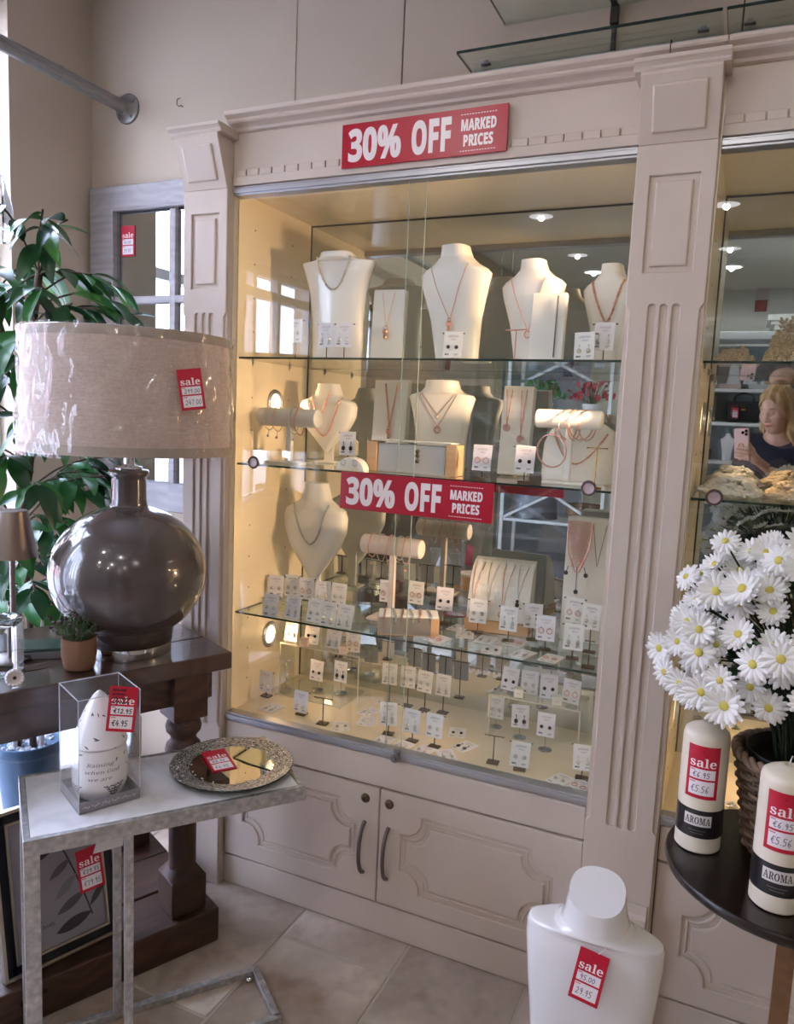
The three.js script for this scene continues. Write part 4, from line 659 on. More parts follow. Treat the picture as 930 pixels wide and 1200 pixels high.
// ================================================================ RIGHT CABINET CONTENTS
{
  seed = 77;
  const heap = (name, label, cat, pos, n, rx, ry, rz, mat, r0, r1, g) => { const t = thing(name, label, cat, pos); t.userData.kind = 'stuff'; const a = []; for (let i = 0; i < n; i++) { const q = Math.sqrt(rnd()), an = rr(0, 6.28), x = q * rx * Math.cos(an), z = q * rz * Math.sin(an), h = ry * Math.max(0, 1 - q * q) * (0.8 + 0.5 * vnoise(x * 60 + 9, z * 60 + 9, 64, 3)); const rad = rr(r0, r1); a.push(place(g(rad), [x, Math.max(rad, rr(0.55, 1) * h), z], [rr(0, 6), rr(0, 6), 0])); } part('beads', merge(a), mat, t); return t; };
  const bead = (r) => clean(new THREE.IcosahedronGeometry(r, 1));
  const bm = M({ color: 0xc9bba8, metalness: 0.6, roughness: 0.25 });
  heap('bead_heap', 'low heap of champagne beads on the top shelf of the right cabinet', 'beads', [-0.04, 1.601, -0.2], 420, 0.052, 0.045, 0.11, bm, 0.0028, 0.0045, bead);
  heap('bead_heap', 'taller heap of champagne beads at the right edge of the top shelf', 'beads', [0.085, 1.601, -0.21], 800, 0.066, 0.125, 0.12, bm, 0.0028, 0.0045, bead);
  const shard = (r) => { const g = clean(new THREE.TetrahedronGeometry(r, 1).scale(1.6, 0.35, 0.8)); return g; };
  heap('shell_heap', 'loose heap of white coral-like shell pieces on the middle shelf of the right cabinet', 'shells', [-0.02, 1.296, -0.17], 900, 0.066, 0.05, 0.13, M({ color: 0xe9e6e0, roughness: 0.75 }), 0.006, 0.013, shard);
  heap('shell_heap', 'heap of sand-coloured shell pieces beside the white ones on the middle shelf', 'shells', [0.12, 1.296, -0.17], 700, 0.06, 0.042, 0.13, M({ color: 0xc2b29a, roughness: 0.75 }), 0.006, 0.012, shard);
  heap('shell_heap', 'white shell garland pieces on the lower shelf behind the chrysanthemums', 'shells', [0.03, 0.85, -0.2], 700, 0.11, 0.1, 0.12, M({ color: 0xc9cabf, roughness: 0.75 }), 0.006, 0.014, shard);
  const spots = [[-0.055, -0.12], [-0.06, -0.2], [-0.03, -0.16], [0.0, -0.1], [0.02, -0.22], [-0.02, -0.28], [0.05, -0.14], [0.08, -0.24]];
  spots.forEach(([x, z], i) => {
    const t = thing('brooch', ['silver flower brooch lying nearest the side panel on the right cabinet floor', 'silver flower brooch second along the side panel of the right cabinet floor', 'silver flower brooch between the side panel and the candle, right cabinet', 'silver flower brooch beside the candle at the front of the right cabinet', 'silver flower brooch half hidden behind the basket at the back', 'silver flower brooch in the far corner of the right cabinet floor', 'silver flower brooch just behind the basket in the right cabinet', 'silver flower brooch deepest behind the basket in the right cabinet'][i], 'brooch', [x, 0.5405, z], i);
    const p = []; for (let k = 0; k < 7; k++) p.push(place(noisy(ball(0.006, 0, 0, 0, 8), (a, b, c) => [a, b * 0.5, c]), [0.009 * Math.cos(k * 0.9), 0.004 + (k % 2) * 0.003, 0.009 * Math.sin(k * 0.9)]));
    part('petals', merge(p), silver, t); part('stone', ball(0.005, 0, 0.008, 0, 10), M({ color: 0xd8d4cf, roughness: 0.1, metalness: 0.3 }), t);
  });
}
// ================================================================ JEWELLERY DISPLAYS
const S1 = 1.6, S2 = 1.295, S3 = 0.849, S0 = 0.5402;
const EPS = 0.0004;
// necklaces: a chain or a row of beads lying on the front of a bust
function necklace(label, pos, L, o) {
  const t = thing('necklace', label, 'necklace', pos, o.turn ?? 0), pts = [], n = 28, half = o.a, yt = o.yt, yb = o.yb, r = o.r ?? 0.0011, cx = o.cx ?? 0;
  for (let i = 0; i <= n; i++) { const s = i / n * 2 - 1, x = half * s, y = yb + (yt - yb) * Math.pow(Math.abs(s), o.p ?? 1.5); pts.push(V(cx + x, y, L ? frontZ(L, cx + x, y) + r * 1.3 : o.z(x, y))); }
  if (o.bead) { const c = curve(pts), g = [], len = c.getLength(), m = Math.floor(len / (o.bead * 1.9)); for (let i = 0; i <= m; i++) { const q = c.getPointAt(i / m); g.push(ball(o.bead * (0.8 + 0.4 * hash(i, 5, 1)), q.x, q.y, q.z + o.bead * 0.5, 7)); } part('beads', merge(g), o.mat ?? rose, t); part('cord', tube(pts, 0.0005, 40, 4), o.mat ?? rose, t); }
  else part('chain', tube(pts, r, 44, 5), o.mat ?? rose, t);
  const zb = L ? frontZ(L, cx, yb) : o.z(0, yb);
  if (o.pend === 'ring') part('pendant', torus(0.009, 0.002, 20, 6).translate(cx, yb - 0.009, zb + 0.003), o.mat ?? rose, t);
  if (o.pend === 'disc') { const p = part('pendant', place(cyl(0.011, 0.011, 0.003, 0, 0, 0, 20), [cx, yb - 0.012, zb + 0.001], [PI / 2, 0, 0]), o.mat ?? rose, t); part('setting', torus(0.008, 0.0012, 18, 5).translate(cx, yb - 0.012, zb + 0.005), silver, p); }
  if (o.pend === 'drop') part('pendant', merge(ball(0.0085, cx, yb - 0.012, zb + 0.005, 10), ball(0.006, cx, yb - 0.026, zb + 0.005, 9), torus(0.006, 0.0012, 14, 5).translate(cx, yb - 0.002, zb + 0.004)), o.mat ?? rose, t);
  if (o.pend === 'pearl') part('pendant', ball(0.006, cx, yb - 0.006, zb + 0.005, 10), M({ color: 0xd9c2b4, roughness: 0.2 }), t);
  if (o.pend === 'black') part('pendant', merge(ball(0.005, cx, yb - 0.006, zb + 0.005, 8), ball(0.0065, cx, yb - 0.017, zb + 0.005, 8)), M({ color: 0x2b2320, roughness: 0.2 }), t);
  return t;
}
function bustOf(label, pos, L, mat = bustWhite, easel = 0, turn = 0) {
  const t = thing('necklace_bust', label, 'bust', pos, turn);
  part('body', loft(L, 4, 44), mat, t);
  if (easel) part('easel', merge(rbox(0.07, 0.006, 0.06, 0, 0.0033, -0.01, 0.002), rbox(0.03, easel, 0.012, 0, easel / 2 + 0.003, -0.012, 0.002)), mat, t);
  return t;
}
const LA = [[EPS, 0.083, 0.028, 0.02, -0.01], [0.12, 0.083, 0.03, 0.02, -0.004], [0.2, 0.091, 0.032, 0.022, 0], [0.255, 0.108, 0.032, 0.024, 0.002], [0.281, 0.119, 0.028, 0.024, 0.002], [0.286, 0.117, 0.028, 0.024, 0.002], [0.289, 0.082, 0.036, 0.032, 0.002], [0.296, 0.058, 0.042, 0.04, 0.003], [0.309, 0.05, 0.04, 0.04, 0.006], [0.312, 0.046, 0.036, 0.038, 0.006]];
const LB = [[EPS, 0.064, 0.026, 0.018, -0.02], [0.12, 0.078, 0.034, 0.022, -0.006], [0.2, 0.1, 0.042, 0.026, 0.004], [0.233, 0.107, 0.042, 0.03, 0.004], [0.246, 0.094, 0.044, 0.036, 0.004], [0.262, 0.064, 0.042, 0.04, 0.004], [0.28, 0.043, 0.036, 0.038, 0.006], [0.3, 0.037, 0.034, 0.036, 0.012], [0.308, 0.036, 0.034, 0.036, 0.014]];
const scaleL = (L, sx, sy, sz = sx) => L.map((r) => [r[0] * sy, r[1] * sx, r[2] * sz, r[3] * sz, r[4] * sz]);
const LC = scaleL(LB, 0.84, 0.86), LD = scaleL(LB, 0.68, 0.81, 0.85);
bustOf('flat flared glossy white bust, first from the left on the top glass shelf', [-1.12, S1, -0.2], LA, gloss);
necklace('crystal collar necklace on the flared bust at the left of the top shelf', [-1.12, S1, -0.2], LA, { a: 0.053, yt: 0.294, yb: 0.205, p: 2.2, bead: 0.0036, mat: silver });
bustOf('tallest sloping-shouldered white bust in the middle of the top glass shelf', [-0.748, S1, -0.19], LB, bustWhite, 0, -0.22);
necklace('rose gold chain with a large drop pendant on the tallest middle bust', [-0.748, S1, -0.19], LB, { turn: -0.22, a: 0.058, yt: 0.255, yb: 0.115, p: 1.1, pend: 'drop' });
bustOf('white bust behind the small jewellery board, third along the top glass shelf', [-0.535, S1, -0.2], LC, bustWhite, 0, -0.25);
necklace('fine rose gold chain with ring pendant on the third bust of the top shelf', [-0.535, S1, -0.2], LC, { turn: -0.25, a: 0.05, yt: 0.218, yb: 0.085, p: 1.1, pend: 'ring' });
bustOf('smallest white bust at the right end of the top glass shelf', [-0.338, S1, -0.22], LD, bustWhite, 0, -0.2);
necklace('beaded rose and dark necklace on the smallest bust of the top shelf', [-0.338, S1, -0.22], LD, { turn: -0.2, a: 0.04, yt: 0.206, yb: 0.105, p: 1.4, bead: 0.003 });
const LH = [[0.035, 0.003, 0.01, 0.008, 0.006], [0.07, 0.038, 0.022, 0.014, 0.002], [0.11, 0.077, 0.03, 0.018, 0], [0.145, 0.096, 0.036, 0.022, 0], [0.176, 0.098, 0.036, 0.024, 0], [0.19, 0.09, 0.038, 0.028, 0], [0.199, 0.066, 0.037, 0.03, 0], [0.21, 0.044, 0.034, 0.03, 0], [0.236, 0.035, 0.03, 0.028, 0.002], [0.245, 0.033, 0.028, 0.027, 0.004]];
bustOf('heart-shaped white bust behind the bracelet bar on the middle shelf', [-1.185, S2, -0.28], LH, bustWhite, 0.12);
necklace('long rose bead necklace draped over the heart-shaped bust on the middle shelf', [-1.185, S2, -0.28], LH, { a: 0.058, yt: 0.202, yb: 0.085, p: 1.8, bead: 0.0028 });
necklace('short rose bead necklace round the neck of the middle shelf heart bust', [-1.185, S2, -0.28], LH, { a: 0.034, yt: 0.222, yb: 0.14, p: 1.4, bead: 0.0025, cx: -0.012 });
const LH3 = scaleL(LH, 1.14, 1.52, 1.1).map((r) => [r[0] + 0.01, ...r.slice(1)]);
bustOf('large heart-shaped white bust below the banner at the left of the lower shelf', [-1.215, S3, -0.275], LH3, bustWhite, 0.15);
necklace('silver bead collar on the large heart-shaped bust of the lower shelf', [-1.215, S3, -0.275], LH3, { a: 0.062, yt: 0.315, yb: 0.19, p: 1.9, bead: 0.0032, mat: silver });
const LM = [[EPS, 0.07, 0.026, 0.02, -0.02], [0.1, 0.077, 0.03, 0.02, -0.008], [0.17, 0.088, 0.032, 0.024, 0], [0.212, 0.1, 0.034, 0.026, 0], [0.221, 0.093, 0.036, 0.03, 0], [0.228, 0.064, 0.042, 0.04, 0], [0.24, 0.05, 0.042, 0.042, 0], [0.258, 0.046, 0.04, 0.04, 0.004], [0.262, 0.044, 0.038, 0.038, 0.004]];
bustOf('broad white bust with two layered pendants in the middle of the middle shelf', [-0.805, S2, -0.27], LM);
necklace('upper rose gold chain with a small pearl on the broad middle shelf bust', [-0.805, S2, -0.27], LM, { a: 0.052, yt: 0.226, yb: 0.165, p: 1.1, pend: 'pearl', r: 0.0009 });
necklace('lower rose gold chain with a small ring on the broad middle shelf bust', [-0.805, S2, -0.27], LM, { a: 0.058, yt: 0.225, yb: 0.13, p: 1.1, pend: 'ring', r: 0.0009 });
const LR = [[EPS, 0.096, 0.07, 0.03, 0], [0.05, 0.1, 0.066, 0.03, -0.004], [0.1, 0.1, 0.05, 0.03, -0.012], [0.135, 0.088, 0.03, 0.026, -0.018], [0.155, 0.06, 0.016, 0.02, -0.022], [0.163, 0.03, 0.006, 0.012, -0.024]];
bustOf('low rounded white bust at the right end of the middle shelf, behind the bangles', [-0.4, S2, -0.27], LR);
necklace('dark bead choker on the low rounded bust of the middle shelf', [-0.4, S2, -0.27], LR, { a: 0.07, yt: 0.13, yb: 0.05, p: 1.8, bead: 0.0026, mat: rose });
// pendant boards
function board(label, pos, w, h, d, lean, turn, curved = 0, mat = bustWhite) {
  const t = thing('jewellery_board', label, 'jewellery stand', pos, turn);
  if (curved) part('pad', surf4(w, h, d), mat, t);
  else part('pad', place(rbox(w, h, d, 0, h / 2, 0, 0.003), [0, 0, 0], [-lean, 0, 0]).translate(0, 0.0006 + d / 2 * Math.sin(lean), 0), mat, t);
  return t;
}
function surf4(w, h, d) { const p = []; for (let i = 0; i <= 12; i++) { const a = i / 12 * PI / 2; p.push([d * Math.cos(a), h * Math.sin(a)]); } const s = poly([[0, 0], ...p]); const g = extrude(s, w, 0.002, 2); g.applyMatrix4(new THREE.Matrix4().makeBasis(V(0, 0, 1), V(0, 1, 0), V(-1, 0, 0))).translate(w / 2, 0, 0); return g; }
board('narrow white board with a pendant, beside the flared bust on the top shelf', [-0.962, S1, -0.215], 0.098, 0.207, 0.03, 0.1, 0.1);
necklace('rose gold chain with a drop on the narrow white board of the top shelf', [-0.962, S1, -0.212], null, { a: 0.02, yt: 0.2, yb: 0.1, p: 1, pend: 'drop', z: (x, y) => 0.02 - 0.1 * y, r: 0.0009 });
board('small white board with a tennis bracelet, in front of the third top shelf bust', [-0.47, S1, -0.1], 0.086, 0.166, 0.024, 0.08, 0.0);
{ const t = thing('bracelet', 'dark grey tennis bracelet hanging down the small white top shelf board', 'bracelet', [-0.447, S1, -0.1]); const g = []; for (let i = 0; i < 30; i++) g.push(rbox(0.0042, 0.0042, 0.003, 0, 0.012 + i * 0.005, 0.0165 - 0.08 * (0.012 + i * 0.005), 0.001)); part('links', merge(g), M({ color: 0x77727a, metalness: 0.9, roughness: 0.2 }), t); }
board('tall white board with a rose necklace, behind the grey tray on the middle shelf', [-0.99, S2, -0.315], 0.112, 0.262, 0.03, 0.06, 0.0);
necklace('rose bead lariat on the tall white board of the middle shelf', [-0.985, S2, -0.312], null, { a: 0.02, yt: 0.25, yb: 0.12, p: 1, bead: 0.003, pend: 'drop', z: (x, y) => 0.019 - 0.06 * y });
board('white board with two rose medallion necklaces, right of the middle of the middle shelf', [-0.587, S2, -0.29], 0.086, 0.25, 0.04, 0.12, 0.05);
for (const [dx, yb, l] of [[-0.024, 0.148, 'left'], [0.018, 0.118, 'right']]) necklace('rose gold medallion necklace, ' + l + ' of two on the middle shelf board', [-0.587 + dx, S2, -0.288], null, { a: 0.008, yt: 0.24, yb, p: 1, bead: 0.002, pend: 'disc', z: (x, y) => 0.026 - 0.12 * y });
board('tall white rounded board with layered mesh necklace, right end of the lower shelf', [-0.366, S3, -0.3], 0.116, 0.345, 0.05, 0.05, 0.04);
{
  const t = thing('mesh_necklace', 'wide pink mesh necklace with dark stones on the tall right board', 'necklace', [-0.385, S3, -0.266]); const g = [];
  for (let r = 0; r < 15; r++) for (let k = 0; k < 9; k++) if (Math.abs(k - 4) < 5.2 - r * 0.22) g.push(torus(0.0034, 0.0011, 8, 4).translate(-0.025 + k * 0.0062 + (r % 2) * 0.003, 0.335 - r * 0.0085, 0.004 - 0.05 * (0.335 - r * 0.0085) + 0.012));
  part('mesh', merge(g), rose, t);
  for (const [x, y] of [[-0.028, 0.195], [0.026, 0.193], [0.002, 0.145]]) part('stone', merge(ball(0.0065, x, y, 0.008, 8), bar([x * 0.8, 0.215, 0.009], [x, y, 0.007], 0.0012, 5)), M({ color: 0x2c211c, roughness: 0.2 }), t);
  part('strand', merge(tube([[-0.03, 0.338, 0.004], [-0.026, 0.26, 0.008], [-0.004, 0.2, 0.011]], 0.0022, 24, 6), tube([[0.034, 0.338, 0.004], [0.03, 0.27, 0.008], [0.006, 0.2, 0.011]], 0.003, 24, 6)), rose, t);
  necklace('dark chain looped over the right corner of the tall lower shelf board', [-0.335, S3, -0.272], null, { a: 0.018, yt: 0.335, yb: 0.22, p: 1, z: (x, y) => 0.027 - 0.05 * y, r: 0.0012, mat: M({ color: 0x8b7a72, metalness: 0.8, roughness: 0.3 }), cx: 0.004 });
}
{ // curved board on a wooden foot with four chains
  const t = board('curved white board on a wooden foot with four pendants, lower shelf', [-0.605, S3 + 0.034, -0.345], 0.178, 0.165, 0.105, 0, 0.1, 1);
  part('wooden_foot', rbox(0.186, 0.034, 0.115, 0, -0.0165, 0.055, 0.003), paleWood, t);
  [-0.062, -0.02, 0.024, 0.064].forEach((dx, i) => necklace(['leftmost', 'second', 'third', 'rightmost'][i] + ' fine pendant necklace on the curved lower shelf board', [-0.605 + dx, S3 + 0.034, -0.345 - dx * 0.1], null, { a: 0.013, yt: 0.155, yb: [0.035, 0.055, 0.03, 0.07][i], p: 1, r: 0.001, pend: ['disc', 'pearl', 'ring', 'black'][i], mat: i % 2 ? silver : rose, z: (x, y) => 0.105 * Math.sqrt(Math.max(0, 1 - (y / 0.165) ** 2)) + 0.003 }));
}
// bracelet bars
function barStand(label, pos, w, h, r, mat, turn = 0) {
  const t = thing('bracelet_bar', label, 'bracelet stand', pos, turn);
  part('roll', place(lathe([[0, 0], [r - 0.004, 0], [r, 0.004], [r, w - 0.004], [r - 0.004, w], [0, w]], 28), [w / 2, h, 0], [0, 0, PI / 2]), mat, t);
  part('post', rbox(0.018, h - r * 0.8, 0.018, 0.004, (h - r * 0.8) / 2, 0, 0.003), mat, t); part('base', rbox(w * 0.62, 0.008, 0.075, 0, 0.0043, 0, 0.002), mat, t);
  return t;
}
function chainBracelet(label, pos, R, squash, mat, charm, bead) {
  const t = thing('bracelet', label, 'bracelet', pos), pts = []; for (let i = 0; i < 40; i++) { const a = i / 40 * 2 * PI, c = Math.cos(a), s = Math.sin(a); pts.push(V(0.002 * Math.sin(a * 3), s > 0 ? R * s : R * s * squash, R * c)); }
  if (bead) { const c = curve(pts, true), g = []; for (let i = 0; i < 44; i++) { const q = c.getPointAt(i / 44); g.push(ball(bead, q.x, q.y, q.z, 6)); } part('beads', merge(g), mat, t); } else part('chain', tube(pts, 0.0014, 60, 5, true), mat, t);
  if (charm) part('charm', merge(bar([0, -R * squash, 0.004], [0, -R * squash - 0.014, 0.006], 0.0008, 4), ball(0.0045, 0, -R * squash - 0.018, 0.006, 7)), mat, t);
  return t;
}
const greyish = M({ color: 0xcfcdc9, roughness: 0.5 });
barStand('grey-white bracelet bar at the left end of the middle shelf', [-1.224, S2, -0.115], 0.2, 0.137, 0.027, greyish);
[-1.292, -1.262, -1.205, -1.186].forEach((x, i) => chainBracelet(['leftmost fine chain bracelet on the grey-white middle shelf bar', 'second bracelet with a charm on the grey-white middle shelf bar', 'third bead bracelet on the grey-white middle shelf bar', 'rightmost rose bead bracelet on the grey-white middle shelf bar'][i], [x, S2 + 0.137, -0.115], 0.0305, 1.25 + 0.12 * i, i % 2 ? rose : silver, i < 3, i > 1 ? 0.0026 : 0.0018));
barStand('cream bracelet bar with bangles at the right end of the middle shelf', [-0.41, S2, -0.145], 0.168, 0.165, 0.024, bustWhite);
[[-0.41, 0.0, 0.1], [-0.395, 0.004, 0.5], [-0.378, -0.003, -0.25], [-0.362, 0.001, 0.2]].forEach(([x, z, a], i) => { const t = thing('bangle', ['leftmost', 'second', 'third', 'rightmost'][i] + ' rose gold bangle hanging on the cream bar of the middle shelf', 'bangle', [x, S2 + 0.165 - 0.0135, -0.145]); part('ring', place(torus(0.0375, 0.0019, 44, 7), [0, 0, 0], [0, PI / 2 - 0.55 + a * 0.6, 0]).translate(0, 0, 0.002), rose, t); part('clasp', ball(0.004, 0, -0.0375, 0.002, 8), silver, t); });
{ const t = thing('bangle', 'larger rose gold bangle leaning under the cream bar on the middle shelf', 'bangle', [-0.448, S2 + 0.083, -0.14]); part('ring', place(torus(0.042, 0.0022, 44, 7), [0, 0, 0], [0.1, -0.3, 0]), rose, t); part('hook', bar([0, 0.04, 0], [0.0, 0.058, -0.004], 0.001, 5), rose, t); }
barStand('blush pink bracelet bar standing in the centre of the lower shelf', [-0.912, S3, -0.2], 0.19, 0.222, 0.028, M({ color: 0xe6d6cd, roughness: 0.5 }));
[-0.975, -0.945, -0.915, -0.885, -0.865].forEach((x, i) => chainBracelet(['leftmost', 'second', 'third', 'fourth', 'rightmost'][i] + ' bracelet hanging on the blush pink bar of the lower shelf', [x, S3 + 0.222, -0.2], 0.0315, 1.2 + 0.35 * (i % 3), i % 2 ? silver : rose, i % 2 === 0, 0.002));
{ // grey tray with charms, wooden ends
  const t = thing('display_tray', 'pale grey display block with wooden ends in front of the broad bust', 'jewellery stand', [-0.825, S2, -0.13]);
  part('block', rbox(0.2, 0.078, 0.05, 0, 0.0395, 0, 0.003), M({ color: 0xc4c6c8, roughness: 0.6 }), t);
  for (const s of [-1, 1]) part('wooden_end', rbox(0.032, 0.084, 0.056, s * 0.118, 0.0425, 0, 0.002), paleWood, t);
  part('lid', rbox(0.236, 0.004, 0.06, 0, 0.087, 0, 0.001), M({ color: 0xdcdcda, roughness: 0.4 }), t);
  const n = thing('necklace', 'silver ball charm necklace hanging on the pale grey display block', 'necklace', [-0.802, S2, -0.101]);
  part('chain', tube([[-0.03, 0.08, -0.001], [0, 0.06, 0.001], [0.006, 0.07, 0.001], [0.03, 0.082, -0.001]], 0.0009, 20, 4), silver, n); part('charm', merge(ball(0.0065, 0, 0.062, 0.005, 10), ball(0.0065, 0, 0.05, 0.005, 10), ball(0.0065, 0, 0.036, 0.005, 10)), M({ color: 0x7d7a78, metalness: 0.9, roughness: 0.15 }), n);
  const a = thing('ring_arch', 'small white arched ring holder at the front of the middle shelf', 'jewellery stand', [-0.985, S2, -0.07], 0.1);
  part('arch', (() => { const p = []; for (let i = 0; i <= 14; i++) { const q = i / 14 * PI; p.push([0.042 * Math.cos(q), 0.036 * Math.sin(q)]); } return extrude(poly(p), 0.04, 0.002).translate(0, EPS, -0.02); })(), white, a);
  for (const x of [-0.02, 0.015]) part('ring', torus(0.008, 0.0014, 16, 5).translate(x, 0.022, 0.021), silver, a);
  const bl = thing('bracelet_block', 'wooden block with white pad and bracelets across it on the lower shelf', 'jewellery stand', [-0.81, S3, -0.105], 0.42);
  part('block', rbox(0.17, 0.05, 0.07, 0, 0.0255, 0, 0.002), paleWood, bl); part('pad', rbox(0.166, 0.008, 0.074, 0, 0.0545, 0, 0.003), white, bl); part('front_pad', rbox(0.145, 0.046, 0.003, -0.01, 0.027, 0.0365, 0.001), M({ color: 0x8d8580, roughness: 0.4 }), bl);
  const ca = Math.cos(0.42), sa = Math.sin(0.42);
  [-0.065, -0.04, -0.016, 0.008, 0.033, 0.058].forEach((x, i) => { const k = thing('bracelet', ['leftmost', 'second', 'third', 'fourth', 'fifth', 'rightmost'][i] + ' flat bracelet laid across the wooden block on the lower shelf', 'bracelet', [-0.81 + x * ca, S3 + 0.059, -0.105 - x * sa], 0.42 + (i % 2 ? 0.12 : -0.05)); part('band', merge(rbox(0.004 + (i % 3) * 0.001, 0.0014, 0.078, 0, 0.0012, 0.0005, 0.0005), rbox(0.004, 0.02, 0.0014, 0, -0.009, 0.0395, 0.0005)), i % 2 ? silver : rose, k); });
}
// small T stands
function tStand(label, pos, h, w, mat, kind) {
  const t = thing('earring_tree', label, 'earring stand', pos, kind === 2 ? 0.2 : 0.1);
  if (kind === 2) { const p = []; for (let i = 0; i < 40; i++) p.push([0.0022 * Math.cos(i), 0.004 + (h - 0.006) * i / 39, 0.0022 * Math.sin(i)]); part('stem', tube(p, 0.0022, 120, 5), mat, t); part('base', lathe([[0, 0.006], [0.01, 0.005], [0.017, 0.002], [0.018, 0.0003], [0, 0.0003]], 24), mat, t); const q = []; for (let i = 0; i <= 24; i++) q.push([-w / 2 + w * i / 24, h + 0.0035 * Math.sin(i * 1.3), 0.002 * Math.cos(i * 1.3)]); part('crossbar', tube(q, 0.0022, 80, 5), mat, t); return; }
  part('base', rbox(0.032, 0.004, 0.026, 0, 0.0023, 0, 0.001), mat, t); part('stem', bar([0, 0.003, 0], [0, h, 0], 0.0016, 6), mat, t); part('crossbar', merge(bar([-w / 2, h, 0], [w / 2, h, 0], 0.0015, 6), ball(0.0024, -w / 2, h, 0, 6), ball(0.0024, w / 2, h, 0, 6)), mat, t);
}
tStand('empty bronze T stand at the front left of the cabinet floor', [-1.056, S0, -0.075], 0.079, 0.056, bronze, 1);
tStand('empty bronze T stand at the front right of the cabinet floor', [-0.535, S0, -0.08], 0.075, 0.05, bronze, 1);
tStand('twisted silver T stand beside the round lamp on the cabinet floor', [-1.288, S0 + 0.008, -0.24], 0.098, 0.046, silver, 2);
tStand('tiny gold T stand at the right end of the middle shelf', [-0.322, S2, -0.075], 0.098, 0.046, gold, 1);
tStand('bronze T stand at the front right corner of the lower shelf', [-0.303, S3, -0.066], 0.068, 0.02, bronze, 1);
tStand('dark T stand between the card rows and the bracelet block on the lower shelf', [-0.972, S3, -0.2], 0.085, 0.05, dark, 1);
tStand('grey T stand between the curved board and the tall board on the lower shelf', [-0.462, S3, -0.26], 0.09, 0.046, steel, 1);
{ const t = thing('rose_t_stand', 'small rose gold T stand before the third top shelf bust', 'earring stand', [-0.545, S1, -0.085]); part('stem', bar([0, 0.003, 0], [0, 0.075, 0], 0.0018, 6), rose, t); part('crossbar', bar([-0.028, 0.075, 0], [0.028, 0.077, 0], 0.0018, 6), rose, t); part('base', rbox(0.03, 0.004, 0.02, 0, 0.0023, 0, 0.001), rose, t); }
// clear risers and price cubes
function riser(label, pos, w, h, d) { const t = thing('acrylic_riser', label, 'riser', pos); part('top', rbox(w, 0.004, d, 0, h - 0.002, 0, 0.001), acrylic, t); for (const s of [-1, 1]) part('side', rbox(0.004, h - 0.004, d, s * (w / 2 - 0.002), (h - 0.004) / 2 + 0.0002, 0, 0.001), acrylic, t); part('bright_edge', merge(bb(-w / 2, w / 2, h - 0.0042, h + 0.0002, d / 2 - 0.0006, d / 2 + 0.0006), bb(-w / 2 - 0.0002, -w / 2 + 0.0042, 0, h, d / 2 - 0.0006, d / 2 + 0.0006), bb(w / 2 - 0.0042, w / 2 + 0.0002, 0, h, d / 2 - 0.0006, d / 2 + 0.0006)), MP({ color: 0xf0ead8, roughness: 0.2, transmission: 0.4, thickness: 0 }), t); return t; }
riser('clear acrylic riser carrying the row of cards at the left of the cabinet floor', [-1.165, S0, -0.275], 0.29, 0.168, 0.09);
riser('low clear acrylic plate under the dark-stud cards on the cabinet floor', [-1.185, S0, -0.285], 0.24, 0.0075, 0.17);
riser('wide clear acrylic riser carrying the row of cards at the right of the cabinet floor', [-0.47, S0, -0.3], 0.26, 0.13, 0.13);
riser('low clear acrylic step under the back row of cards on the lower shelf', [-1.2, S3, -0.2], 0.27, 0.018, 0.08);
for (const [x, y, z, l, c] of [[-1.222, S0 + 0.168, -0.236, 'small blush price cube at the left on the tall acrylic riser', 0xe9cdbd], [-1.08, S0 + 0.168, -0.236, 'small blush price cube at the right on the tall acrylic riser', 0xe9cdbd], [-0.522, S0 + 0.13, -0.255, 'small white price cube at the left of the wide acrylic riser', 0xeeeae2], [-0.412, S0 + 0.13, -0.252, 'small white price cube at the right of the wide acrylic riser', 0xeeeae2]]) { const t = thing('price_cube', l, 'price cube', [x, y, z], 0.3); part('cube', rbox(0.026, 0.026, 0.026, 0, 0.0132, 0, 0.002), M({ color: c, roughness: 0.4 }), t); part('price', tube([[-0.007, 0.011, 0.0131], [-0.003, 0.015, 0.0131], [0.001, 0.01, 0.0131], [0.006, 0.014, 0.0131]], 0.0006, 10, 4), rose, t); }
// ---------------------------------------------------------------- earring cards
const cardTex = (k) => canvasTex(96, 128, (c, w, h) => {
  c.fillStyle = ['#eeeaf0', '#f1eeec', '#ece7ee'][k]; c.fillRect(0, 0, w, h); c.strokeStyle = ['#a58fa6', '#9a8c94', '#b09aa8'][k]; c.lineWidth = 1.8; c.beginPath();
  for (let i = 0; i <= 60; i++) { const x = 22 + i * 0.9, y = 22 + 7 * Math.sin(i * 0.55) * (0.4 + 0.6 * hash(i >> 3, k, 9)); i ? c.lineTo(x, y) : c.moveTo(x, y); } c.stroke();
  c.fillStyle = '#b9a9b8'; c.fillRect(34, 34, 34, 2); c.fillRect(38, 39, 26, 2); c.fillStyle = '#3c3a40'; for (let i = 0; i < 9; i++) c.fillRect(10 + i * 2.6, 108, hash(i, k, 2) > 0.5 ? 2 : 1.2, 8); c.fillStyle = '#8d8890'; c.fillRect(60, 108, 22, 3); c.fillRect(60, 114, 16, 2);
});
const cardMats = [0, 1, 2].map((k) => M({ map: cardTex(k), roughness: 0.45 })), cardEdge = M({ color: 0xefecef, roughness: 0.5 });
const CW = 0.05, CH = 0.068, blackStone = M({ color: 0x241f22, roughness: 0.2 }), pearl = M({ color: 0xd9d2c6, roughness: 0.25 });
